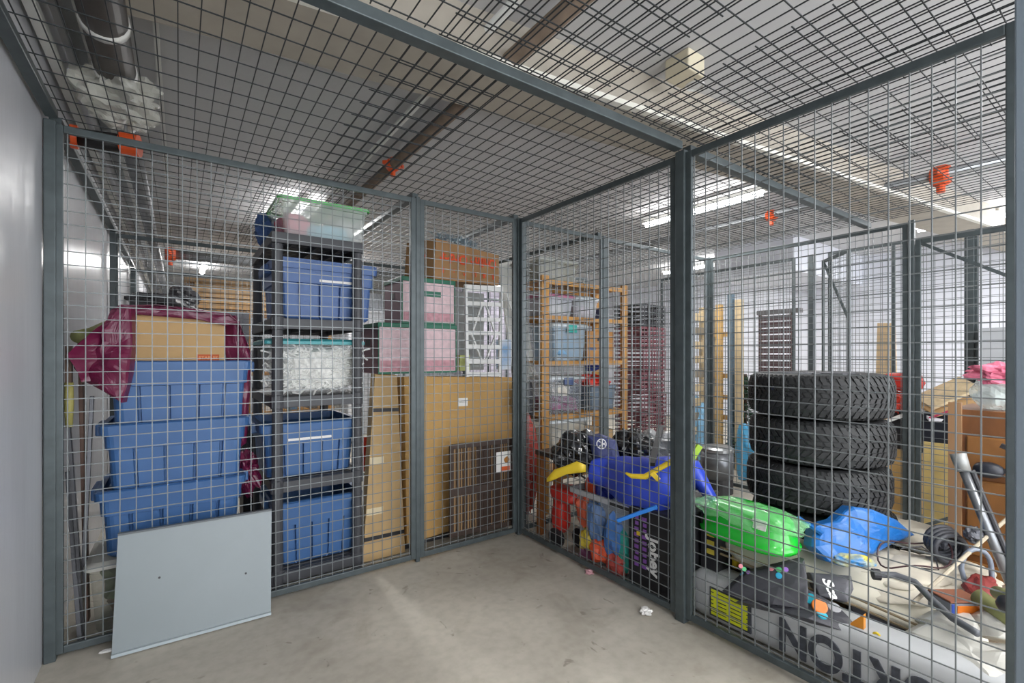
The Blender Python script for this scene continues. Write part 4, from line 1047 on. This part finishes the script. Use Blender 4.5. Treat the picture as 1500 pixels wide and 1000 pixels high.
for u,v,r,m in ((1130,833,.010,M_d1),(1141,834,.011,M_d2),(1151,834,.010,M_d3),(1141,843,.012,M_d4)): dot(t,u,v,1.83,r,m)
for u,v,r,m in ((1085,829,.008,M_d1),(1090,833,.008,M_d2),(1096,838,.008,M_d3),(1087,840,.010,M_d4)): dot(t,u,v,1.93,r,m)
t = poly_bag('lettered_bag', 'grey black fabric bag with white lettering beside dotted bag', [(1184,838,1.92),(1246,843,1.86),(1250,862,1.82),(1240,882,1.8),(1200,872,1.84)], (.04,.04,-.03), M_nyl2, extra=1)
text('bag_lettering', 'Sca', M_white, .055, at(1217,863,d=1.775), V((.0,-.5,-1)), V((RGT[0],RGT[1],-.2)), t, .001, bold=.0015)
t = poly_bag('lower_black_bag', 'lower black bag with orange ball tag above snowboard bag', [(1080,880,1.93),(1182,862,1.84),(1225,885,1.78),(1245,905,1.72),(1265,935,1.66),(1180,905,1.74)], (.05,.05,-.05), M_nyl, extra=1)
disc(LASTMB, 1200, 888, .026, .008, 24).build('orange_disc', mat('orange_plastic','d3701c',.4), t)
disc(LASTMB, 1187, 877, .02, .005).build('cyan_patch', mat('dot_cyan','2fa8c0',.4), t)
disc(LASTMB, 1204, 901, .018, .005).build('cyan_patch', mat('dot_cyan','2fa8c0'), t)
disc(LASTMB, 1222, 890, .022, .004).build('grey_lining', mat('silver_grey','9c9ca0',.4), t)
# black box-like dark mass under the board
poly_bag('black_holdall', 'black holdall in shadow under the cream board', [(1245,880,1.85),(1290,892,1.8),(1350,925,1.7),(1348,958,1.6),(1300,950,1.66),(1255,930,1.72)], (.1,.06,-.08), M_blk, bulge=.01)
tag(MB().prism([(0,0),(.05,0),(.0,.06)], 0, .02, 'x', 0, Matrix.Translation(at(1265,925,d=1.66))).build('orange_bracket', mat('amber_plastic','c87f1c',.4)), 'orange wedge shaped bracket beside black holdall', 'bracket')
tag(MB().tube([at(1284,935,d=1.63)+V((0,.012*math.cos(a),.02*math.sin(a))) for a in [i*PI/6 for i in range(12)]], .004, 6, closed=True).build('yellow_buckle', M_yel), 'small yellow buckle beside the orange bracket', 'buckle')
# white bags at right
M_wbag = mat('white_sack','c2c0b8',.35,bump=.3,bscale=14)
for i,(pl,lab,sd) in enumerate((
  ([(1352,905,1.66),(1378,892,1.66),(1420,898,1.6),(1440,925,1.55),(1425,950,1.52),(1390,935,1.58)],'white plastic sack over the end of the grey hose',3),
  ([(1432,900,1.58),(1452,890,1.58),(1478,902,1.54),(1496,915,1.5),(1496,945,1.46),(1445,930,1.52)],'shiny white plastic sack beside the door jamb',5),
  ([(1335,925,1.64),(1360,912,1.64),(1400,930,1.56),(1450,940,1.52),(1496,945,1.45),(1496,1010,1.38),(1440,990,1.42),(1400,968,1.5),(1350,948,1.6)],'crumpled white sheet lowest at right above snowboard bag',8))):
    tag(poly_mb(pl, (.04,.05,-.04), .035, .05, sd, 7).build('white_sack', M_wbag), lab, 'plastic bag')
M_cream = mat('cream_cloth','bdb6a6',.7,var=.08,bump=.3,bscale=12)
for i,(u,v,d,r,lab) in enumerate(((1310,828,2.02,(.2,.16,.04),'cream cloth spread behind the grey hose'),(1370,850,1.95,(.16,.15,.05),'beige crumpled cloth below the dark basket'),(1330,780,2.3,(.22,.22,.04),'grey white paper heap behind the blue sack'),(1400,835,2.0,(.12,.12,.05),'pale grey plastic heap beside silver tube'),(1330,862,1.9,(.2,.14,.05),'sand coloured cloth over the end of cream board'))):
    tag(MB().blob(at(u,v,d=d), r, i+31, .35, 2.2, n=48, M=Matrix.Rotation(-.5,4,'Z')).build('cloth_heap', M_cream, smooth=True), lab, 'cloth')
# supporting pile below: low boxes
tag(MB().box(2.2,.3,0,2.34,1.25,.16).build('flat_carton', M_card), 'flat brown carton under the cream board', 'box')
tag(MB().box(2.42,.15,0,2.95,.68,.22).build('base_carton', mat('dusty_card','8d8070',.8)), 'dusty carton under the cloth heap', 'box')
tag(MB().box(2.14,.98,0,2.34,1.45,.27).build('black_suitcase', M_blk, bevel=.01), 'black suitcase under the green sled', 'case')
# grey hose
t = thing('hose', 'dark grey bent hose with cuff lying across the cloths', 'hose', tuple(at(1340,880,d=1.7)))
P = [at(1284,841,d=1.78),at(1312,842,d=1.76),at(1340,852,d=1.72),at(1362,875,d=1.66),at(1395,905,d=1.58),at(1433,928,d=1.5)]
Q = []
for i in range(len(P)-1):
    for k in range(4): Q.append(P[i].lerp(P[i+1],k/4))
Q.append(P[-1]); MB().tube(Q, .0115, 12).build('hose_body', mat('hose_grey','4f5257',.45), t, smooth=True)
MB().tube([P[0]+V((-.008,.01,0)),P[0]+V((.006,-.008,0))], .02, 14).build('cuff', M_blk, t)
# cords
Q = [at(1300+55*math.cos(a)+40,812+22*math.sin(a)+6*math.sin(3*a),d=1.93-.1*math.sin(a)) for a in [i*2*PI/28 for i in range(28)]]
tag(MB().tube(Q, .0035, 6, closed=True).build('bungee_cord', mat('dark_cord','3b2326',.5)), 'dark red looped cord on the cream cloth', 'cord')
tag(MB().tube([at(1320,803,d=1.95),at(1350,800,d=1.95),at(1370,815,d=1.95),at(1375,835,d=1.92),at(1350,832,d=1.9)], .003, 6).build('bungee_cord', M_blk), 'black curved cord beside dark red loop', 'cord')
# stick
tag(MB().tube([at(1338,882,d=1.68), at(1488,748,d=1.95)], .007, 8).build('bamboo_stick', mat('cane','a09682',.5)), 'pale thin stick sloping up in front of dresser', 'stick')
# dark helmet-like basket and straps
t = thing('ski_boot_strap', 'dark grey rounded strap bundle before the wooden dresser', 'strap bundle', tuple(at(1395,805,d=1.9)))
c = at(1392,800,d=1.95)
for k in range(4):
    Q = [c+V((RGT[0]*.065*math.cos(a), RGT[1]*.065*math.cos(a), .055*math.sin(a)))+V((.012*k,.012*k,.006*k-.01)) for a in [i*2*PI/20 for i in range(20)]]
    MB().tube(Q, .011, 8, closed=True).build('strap_loop', mat('slate_dark','3a3c42',.5), t, smooth=True)
MB().blob(c+V((.05,.05,.0)), (.045,.045,.035), 3, .25, 2.5, n=30).build('padding', mat('slate_mid','4b4d54',.5), t)
MB().blob(at(1427,783,d=1.9), (.05,.03,.03), 8, .5, 3, n=24).build('buckle', mat('slate_mid','4b4d54'), t)
Q = [at(1430+22*math.cos(a),832+28*math.sin(a),d=1.82) for a in [PI+i*PI/14 for i in range(15)]]
t = thing('arched_tube', 'grey arched handle standing in the clutter before dresser', 'tube', tuple(at(1430,850,d=1.8)))
Q = [at(1418,870,d=1.8)]+Q+[at(1456,880,d=1.8)]
MB().tube(Q, .0085, 10).build('arch', mat('handle_grey','6e7682',.4), t, smooth=True)
MB().blob(at(1442,862,d=1.82), (.03,.03,.03), 3, .2, 2, n=20).build('base', M_blk, t)
# silver and black tube
t = thing('vacuum_tube', 'silver tube with open top and black grip leaning before dresser', 'tube', tuple(at(1440,760,d=1.85)))
a = at(1403,664,d=1.98); m_ = at(1412,690,d=1.96); b = at(1480,855,d=1.8)
MB().tube([m_, a], [.022,.026], 18, cap=False).build('open_end', mat('tube_grey','8f9190',.4,.2), t, smooth=True, solid=.003)
MB().tube([b, m_], .016, 16).build('tube', mat('tube_silver','7f8286',.3,.6), t, smooth=True)
MB().tube([b+V((.018,-.02,.006)), m_+V((.018,-.02,.006))], .011, 10).build('grip_strip', M_blk, t)
tag(MB().blob(at(1440,858,d=1.78)+V((.0,0,0)), (.11,.05,.03), 14, .3, 2, n=24).build('maroon_cloth', mat('deep_maroon','6e1f1c',.6)), 'deep red cloth below the grey arched handle', 'cloth')
# blue orange carton
c = at(1400,885,d=1.66)
t = thing('blue_orange_carton', 'open carton with blue edges and orange inside near hose', 'box', tuple(c))
ux = V((RGT[0],RGT[1],0)); uy = V((FWD[0],FWD[1],0))
def obx(c, w, d, h, m, name, par):
    mb = MB(); vs = [c+ux*sx*w/2+uy*sy*d/2+V((0,0,sz*h/2)) for sz in (-1,1) for sx,sy in ((-1,-1),(1,-1),(1,1),(-1,1))]
    mb.add(vs, [(0,3,2,1),(4,5,6,7),(0,1,5,4),(1,2,6,5),(2,3,7,6),(3,0,4,7)]); return mb.build(name, m, par, bevel=.002)
obx(c, .12, .09, .05, mat('grey_box','7c8088',.6), 'carton', t); obx(c+uy*-.046+V((0,0,.006)), .075, .003, .026, mat('orange_plastic','d3701c'), 'orange_panel', t)
obx(c+uy*-.0455-ux*.05, .015, .004, .05, mat('deep_blue','1f3f96'), 'blue_edge', t); obx(c+uy*-.0455+ux*.055, .012, .004, .05, mat('deep_blue','1f3f96'), 'blue_edge', t)
obx(c+V((0,.0,.03)), .12, .09, .006, mat('brown_flap','7b4a34',.6), 'flap', t)
# olive rolls
for i,(u0,v0,u1,v1,r,lab) in enumerate(((1432,872,1490,915,.026,'olive green roll nearest the door jamb'),(1462,868,1495,880,.022,'second olive green roll behind the first'))):
    tag(MB().tube([at(u0,v0,d=1.62), at(u1,v1,d=1.5)], r, 16).build('foam_roll', M_olive, smooth=True), lab, 'roll')
tag(MB().blob(at(1478,885,d=1.5), (.03,.03,.03), 3, .1, 2, n=20).build('black_ball', M_blk, smooth=True), 'black rounded knob beside the olive rolls', 'knob')
# ---- dresser
M_dr = mat('honey_dresser','6c4322',.4,var=.2,vscale=6,stretch=(2,2,.7)); M_dr2 = mat('amber_dresser','80552b',.4,var=.2,vscale=5,stretch=(2,2,.7))
t = thing('wooden_dresser', 'honey brown wooden dresser at right behind the leaning tube', 'dresser', (3.1,.25,0))
dx = 2.88; dy1 = .60; dtop = at(1420,600,x=dx).z
MB().box(dx,-.15,0,dx+.4,dy1,dtop).build('carcass', M_dr, t, bevel=.004)
MB().box(dx-.015,dy1-.045,0,dx+.002,dy1,dtop+.03).build('side_stile', mat('dresser_edge','93704f',.5), t)
for i,(f0,f1) in enumerate(((.03,.3),(.33,.68),(.71,.88))):
    MB().box(dx-.012,-.12,dtop*f0,dx-.001,dy1-.06,dtop*f1).build('drawer', M_dr2, t, bevel=.006)
    MB().blob((dx-.022,.36,dtop*(f0+f1)/2), (.016,.016,.016), 1, 0, 1, n=16).build('knob', M_dr, t, smooth=True)
# dark scoops hanging
for u,v,lab in ((1448,688,'dark bowl shaped scoop held before the dresser'),(1466,652,'small dark lever tool held before upper dresser')):
    c = at(u,v,x=dx-.06); big = v > 670
    tt = thing('scoop', lab, 'utensil', tuple(c))
    if big: MB().blob(c, (.03,.05,.035), 3, .05, 2, n=24).build('bowl', mat('navy_black','23262f'), tt, smooth=True)
    MB().bar(c+V((0,.0,0)), c+V((-.0,-.1,.01 if big else -.04)), .02, .018).build('handle', M_blk, tt)
# pink bag on dresser
t = thing('gift_bag', 'clear plastic bag with pink bow on top of the dresser', 'plastic bag', (2.98,.42,dtop))
MB().blob((2.98,.45,dtop+.085), (.1,.1,.085), 3, .2, 2.4, flat=.98, n=40).build('bag', clear('bag_film','c8d4d0',.45), t)
MB().blob((2.94,.43,dtop+.16), (.06,.09,.04), 6, .6, 2.6, n=40).build('pink_bow', mat('pink_ribbon','d3708a',.5,bump=.3), t)
MB().blob((2.94,.36,dtop+.23), (.04,.03,.06), 8, .5, 2.6, n=32).build('pink_bow', mat('pink_ribbon','d3708a'), t)
# ================================================================ BLUE INFLATABLE, TOY BIN, BAGS AROUND CENTRE POST
t = thing('inflatable_vest', 'royal blue padded inflatable with yellow strip behind centre post', 'inflatable', (2.1,1.6,.5))
P = [(at(868,690,d=2.72),.09),(at(890,692,d=2.7),.11),(at(930,706,d=2.55),.17),(at(975,712,d=2.45),.19),(at(1022,694,d=2.38),.09),(at(1048,738,d=2.28),.045)]
IF = _folds(5,6); mb = MB(); loops = []
for i in range(41):
    f = i/40*5; j = min(4,int(f)); s = f-j; c = P[j][0].lerp(P[j+1][0], s); r = P[j][1]*(1-s)+P[j+1][1]*s
    lp = []
    for k in range(24):
        a = 2*PI*k/24; q = c+V((.0,0,0)); dirv = V((RGT[1]*0+.75,.3,0))*math.cos(a)+V((0,0,1))*math.sin(a)*.85
        q = c+dirv*r; q = q+dirv*.035*crump(q, IF, 4.5); lp.append(q)
    loops.append(lp)
loft(mb, loops, cap0=True, cap1=True); mb.build('cushion', M_pblue, t, smooth=True)
off = V((-.16,-.12,.0))
Q = [at(908,688,d=2.36),at(925,697,d=2.33),at(945,698,d=2.3),at(962,688,d=2.27),at(990,672,d=2.26),at(1010,665,d=2.26)]
mb = MB()
mb.tube([Q[0].lerp(Q[1],.5)]+Q[1:], [.006,.012,.014,.013,.013,.013], 10)
mb.build('yellow_piping', M_yel, t, smooth=True)
MB().bar(at(955,692,d=2.27), at(965,703,d=2.26), .02, .02).build('yellow_toggle', M_yel, t)
MB().bar(at(968,625,d=2.6), at(955,680,d=2.3), .03, .02).build('black_strap', M_blk, t)
MB().blob(at(898,712,d=2.85), (.12,.1,.15), 3, .3, 2.2, n=36).build('side_fold', mat('deep_blue_vinyl','23379c',.4,bump=.2), t)
tag(MB().bar(at(905,762,d=2.3), at(962,742,d=2.22), .02, .016).build('blue_strap', mat('azure','1f6fc0',.4)), 'bright blue strap under the inflatable', 'strap')
# heap of black rubbish bags
M_bin = mat('bin_bag','17171a',.22,bump=.5,bscale=18,coat=.5)
tag(MB().blob(at(852,665,d=2.95), (.16,.15,.13), 4, .3, 2.6, n=52).build('bin_bag', M_bin), 'glossy black rubbish bag left of the navy bag', 'rubbish bag')
tag(MB().blob(at(925,660,d=3.0), (.15,.14,.13), 7, .3, 2.6, n=52).build('bin_bag', M_bin), 'glossy black rubbish bag right of the navy bag', 'rubbish bag')
tag(MB().blob(at(962,655,d=3.05), (.14,.14,.11), 9, .4, 2.6, n=48).build('silver_bag', mat('foil_grey','9fa0a2',.3,.4,bump=.4)), 'silver grey crinkled bag behind the blue inflatable', 'bag')
t = thing('navy_bag', 'navy bag with round white emblem between black bags', 'bag', tuple(at(880,690,d=2.8)))
mb = MB(); poly = [(862,640,2.82),(880,636,2.82),(903,645,2.8),(912,690,2.76),(903,702,2.74),(872,680,2.78)]
t2 = poly_bag('x', 'x', poly, (.04,.06,0), mat('navy_fabric','333c6e',.5,bump=.3), bulge=.03, extra=1)
for ch in list(t2.children): ch.location = V(ch.location)+V(t2.location)-V(t.location); ch.parent = t
bpy.data.objects.remove(t2)
c = at(881,650,d=2.7); vd = V((-FWD[0],-FWD[1],.2)).normalized(); R_ = vd.to_track_quat('Z','Y').to_matrix().to_4x4()
mb = MB(); mb.tube([Matrix.Translation(c) @ R_ @ V((.027*math.cos(a),.027*math.sin(a),0)) for a in [i*2*PI/20 for i in range(20)]], .003, 6, closed=True)
for a in (.3,1.3,2.4): mb.tube([Matrix.Translation(c) @ R_ @ V((.026*math.cos(a),.026*math.sin(a),0)), Matrix.Translation(c) @ R_ @ V((-.026*math.cos(a+.4),-.026*math.sin(a+.4),0))], .0028, 5)
mb.build('emblem', M_white, t)
# supports for the heap
tag(MB().box(2.2,1.55,0,2.6,2.02,.4).build('heap_carton', M_blk, bevel=.01), 'black crate under the rubbish bags', 'crate')
# toy bin
t = thing('toy_bin', 'tall clear open bin filled with colourful toys', 'storage bin', (2.08,1.88,0), PI/2, None)
w, d, h = .5, .26, .4
mb = MB(); loft(mb, [rloop(w*.72,d*.8,.03,0), rloop(w*.98,d*.98,.03,h-.03)], cap0=True); mb.build('body', clear('bin_clear_milky','c3c8cc',.48), t, world=False)
mb = MB(); loft(mb, [rloop(w*.98,d*.98,.03,h-.03), rloop(w+.03,d+.03,.03,h-.028), rloop(w+.03,d+.03,.03,h), rloop(w-.01,d-.01,.03,h), rloop(w-.02,d-.02,.03,h-.03)], cap0=False); mb.build('rim', mat('bin_rim','b0b2b6',.4), t, world=False)
MB().box(-.22,d/2-.004,h-.024,-.08,d/2+.018,h-.008).build('handle_slot', M_blk, t, world=False)
toys = [((.14,.05,.24),(.06,.05,.08),'c85a3c','coral'),((.03,.05,.22),(.08,.05,.1),'4f6d98','slate blue'),((.1,.06,.12),(.07,.045,.05),'c8b23c','mustard'),((-.1,.05,.2),(.07,.05,.1),'3f6fb0','mid blue'),((-.15,.06,.13),(.045,.05,.09),'2b9a8a','teal'),((.0,.06,.09),(.07,.05,.06),'d0502c','orange'),((-.12,.04,.06),(.08,.05,.05),'a8443c','brick red'),((.1,.02,.04),(.08,.06,.04),'6e3a5a','plum'),((.16,0,.37),(.035,.035,.06),'d8481c','upright orange'),((-.02,-.04,.3),(.1,.05,.06),'7e8fa6','pale slate')]
for i,(c,r,col,nm) in enumerate(toys):
    r = tuple(q*1.3 for q in r); c = (c[0], c[1]+.03, c[2])
    o = MB().blob(c, r, i+2, .25, 1.8, n=24, p=.8, M=None).build('toy', mat('toy_'+col, col, .5))
    wp = Matrix.Translation(t.location) @ Matrix.Rotation(PI/2+PI,4,'Z') @ V((c[0],-c[1],0))
    o.location = V((t.location.x-c[1], t.location.y-c[0]*-1, c[2]-r[2]))
    tag(o, '%s toy inside the clear toy bin' % nm, 'toy', 'toys in the clear bin')
tag(MB().blob((2.02,1.62,.07), (.06,.14,.075), 12, .25, 2.4, flat=.92, n=40).build('white_plastic_bag', mat('white_red_film','d2cac8',.4,var=.3,vscale=8,col2='c98a86')), 'white plastic bag with red print before toy bin', 'plastic bag')
# red rider and yellow paddle
t = thing('toy_rider', 'red plastic toy on black wheels left of the clear toy bin', 'toy', (2.15,2.15,0))
MB().blob(at(835,722,d=2.95), (.1,.12,.05), 3, .15, 1.6, p=.7, n=30).build('seat', M_red, t, smooth=True)
MB().blob(at(822,752,d=2.95), (.05,.05,.11), 5, .15, 1.6, p=.7, n=24).build('frame', M_red, t, smooth=True)
for u in (815, 850):
    p = at(u,785,z=.07); p.z = .062
    MB().tube([p-V((.015,0,0)), p+V((.015,0,0))], .06, 20).build('wheel', M_blk, t)
t = thing('paddle', 'yellow plastic paddle blade lying over the red toy', 'paddle', tuple(at(830,695,d=2.7)))
P = [(at(801,703,d=2.75),.012),(at(812,695,d=2.72),.03),(at(830,688,d=2.68),.026),(at(845,684,d=2.65),.034),(at(858,686,d=2.62),.02)]
mb = MB(); loops = []
for c,r in P: loops.append([c+V((0,0,1))*r*math.sin(a)+V((.006*math.cos(a),0.006*math.cos(a),0)) for a in [k*2*PI/12 for k in range(12)]])
loft(mb, loops, cap1=True); mb.build('blade', M_yel, t, smooth=True)
tag(MB().tube([at(770,640,d=3.1)+V((.1,0,-.1)), at(857,700,d=2.7)], .006, 6).build('thin_rod', M_blk), 'thin black rod behind the yellow paddle', 'rod')
# black bags with text
t = thing('sports_bag', 'black upright bag with white and purple lettering behind mesh', 'bag', (2.0,1.5,0))
fx = 1.915
mb = MB(); mb.box(fx,1.36,0,fx+.2,1.66,.42); mb.build('fabric', mat('black_fabric','1d1c20',.55,bump=.3,bscale=12), t, bevel=.02)
text('bag_lettering', 'Jobey', M_white, .085, (fx-.002,1.49,.2), (0,-.05,-1), (0,-1,.0), t, .002, bold=.002)
for i, yy in enumerate((1.6,1.55)):
    mb = MB(); rd = random.Random(i)
    for k in range(9): mb.box(fx-.003, yy-.015, .38-k*.03-.018, fx, yy+.015-rd.uniform(0,.012), .38-k*.03)
    mb.build('purple_print', mat('violet_print','7a4a9c',.5), t)
MB().box(fx-.004,1.575,.28,fx-.001,1.595,.30).build('yellow_tab', M_yel, t)
t = thing('lettered_case', 'black case with white block lettering beside centre post', 'case', (2.0,1.33,0))
MB().box(fx+.01,1.30,0,fx+.19,1.355,.46).build('shell', M_blk, t, bevel=.006)
mb = MB(); rd = random.Random(8)
for k in range(10):
    z = .44-k*.026; mb.box(fx+.006,1.305,z-.017,fx+.01,1.33-rd.uniform(0,.012),z); 
mb.build('block_print', M_white, t)
MB().blob((fx+.0,1.345,.15), (.012,.025,.13), 3, .2, 2, n=20).build('blue_strap', mat('azure','1f6fc0'), t)
MB().blob((fx+.0,1.36,.24), (.012,.02,.03), 3, .2, 2, n=16).build('red_buckle', M_red, t)
t = thing('striped_case', 'black case with yellow bars immediately right of centre post', 'case', (2.0,1.22,0))
MB().box(1.99,1.2,0,2.13,1.285,.47).build('shell', M_blk, t, bevel=.006)
mb = MB()
for k in range(4): mb.box(1.986,1.215,.43-k*.04-.022,1.99,1.25,.43-k*.04)
mb.build('yellow_bars', mat('dull_gold','b8a63c',.5), t)
P = [(2.12,1.215,.47),(2.1,1.165,.42),(2.09,1.155,.33),(2.09,1.175,.22)]
tag(MB().tube(P, [.02,.035,.03,.012], 10).build('yellow_fin', M_yel, smooth=True), 'yellow tapered fin hanging beside the striped black case', 'fin')
tag(MB().bar(at(1008,680,d=2.5), at(1025,652,d=2.5), .02, .03).build('lime_flag', mat('lime','9fc42a',.5)), 'lime green flag piece sticking up behind the inflatable', 'flag')
tag(MB().blob((2.05,1.2,.1), (.05,.12,.1), 13, .3, 2.4, flat=.98, n=30).build('dark_pouch', M_nyl), 'dark pouch on floor right of the centre post', 'bag')
# litter
tag(MB().blob((1.77,1.42,.012), (.03,.022,.012), 5, .6, 3, n=20).build('paper_scrap', M_paper), 'crumpled white paper scrap at foot of centre post', 'litter')
tag(MB().blob((1.84,1.86,.008), (.02,.02,.01), 6, .6, 3, n=16).build('pink_scrap', mat('pink_scrap','b98a90',.6)), 'small pink scrap on floor beside side mesh', 'litter')
tag(MB().blob(at(160,952,z=.006), (.03,.012,.006), 8, .6, 3, n=14).build('paper_scrap', M_paper), 'white scrap on floor at left end of metal sheet', 'litter')
for x, y, pw, lab in ((.7,-.9,14,'added fill tube above the viewer'), (2.3,-.9,14,'added fill tube above the viewer to the right'), (.3,8.6,30,'added fill tube far back along left wall'), (.9,5.0,34,'added fill tube hidden behind rack at left'), (1.9,7.4,26,'added fill tube in farthest row'), (4.6,6.2,26,'added fill tube far behind maroon crates'), (6.4,1.0,26,'added fill tube beside far right wall'), (3.3,-.6,14,'added fill tube right of viewer'), (6.4,4.2,22,'added fill tube beside far white wall')):  # tubes added as fill light, the back left pair to brighten that corner
    fixture(x, y, lab, pw, .9 if y < 0 else .3, z=2.52)
w = bpy.data.worlds.new('world'); bpy.context.scene.world = w; w.use_nodes = True
w.node_tree.nodes['Background'].inputs[0].default_value = (.93,.96,1,1); w.node_tree.nodes['Background'].inputs[1].default_value = 3.2
cd = bpy.data.cameras.new('camera'); cam = bpy.data.objects.new('camera', cd); C.objects.link(cam)
cam.location = (0,0,CAMH); cam.rotation_euler = (PI/2, 0, -YAW); cd.sensor_width = 36; cd.lens = 688/1500*36; cd.shift_y = 20/1500; cd.clip_start = .02
sc = bpy.context.scene; sc.camera = cam
sc.view_settings.view_transform = 'Standard'; sc.view_settings.look = 'None'; sc.view_settings.gamma = 1; sc.view_settings.exposure = 0.75
sc.view_settings.use_curve_mapping = False
sc.cycles.use_denoising = True
sc.cycles.max_bounces = 8; sc.cycles.transparent_max_bounces = 24; sc.cycles.diffuse_bounces = 4
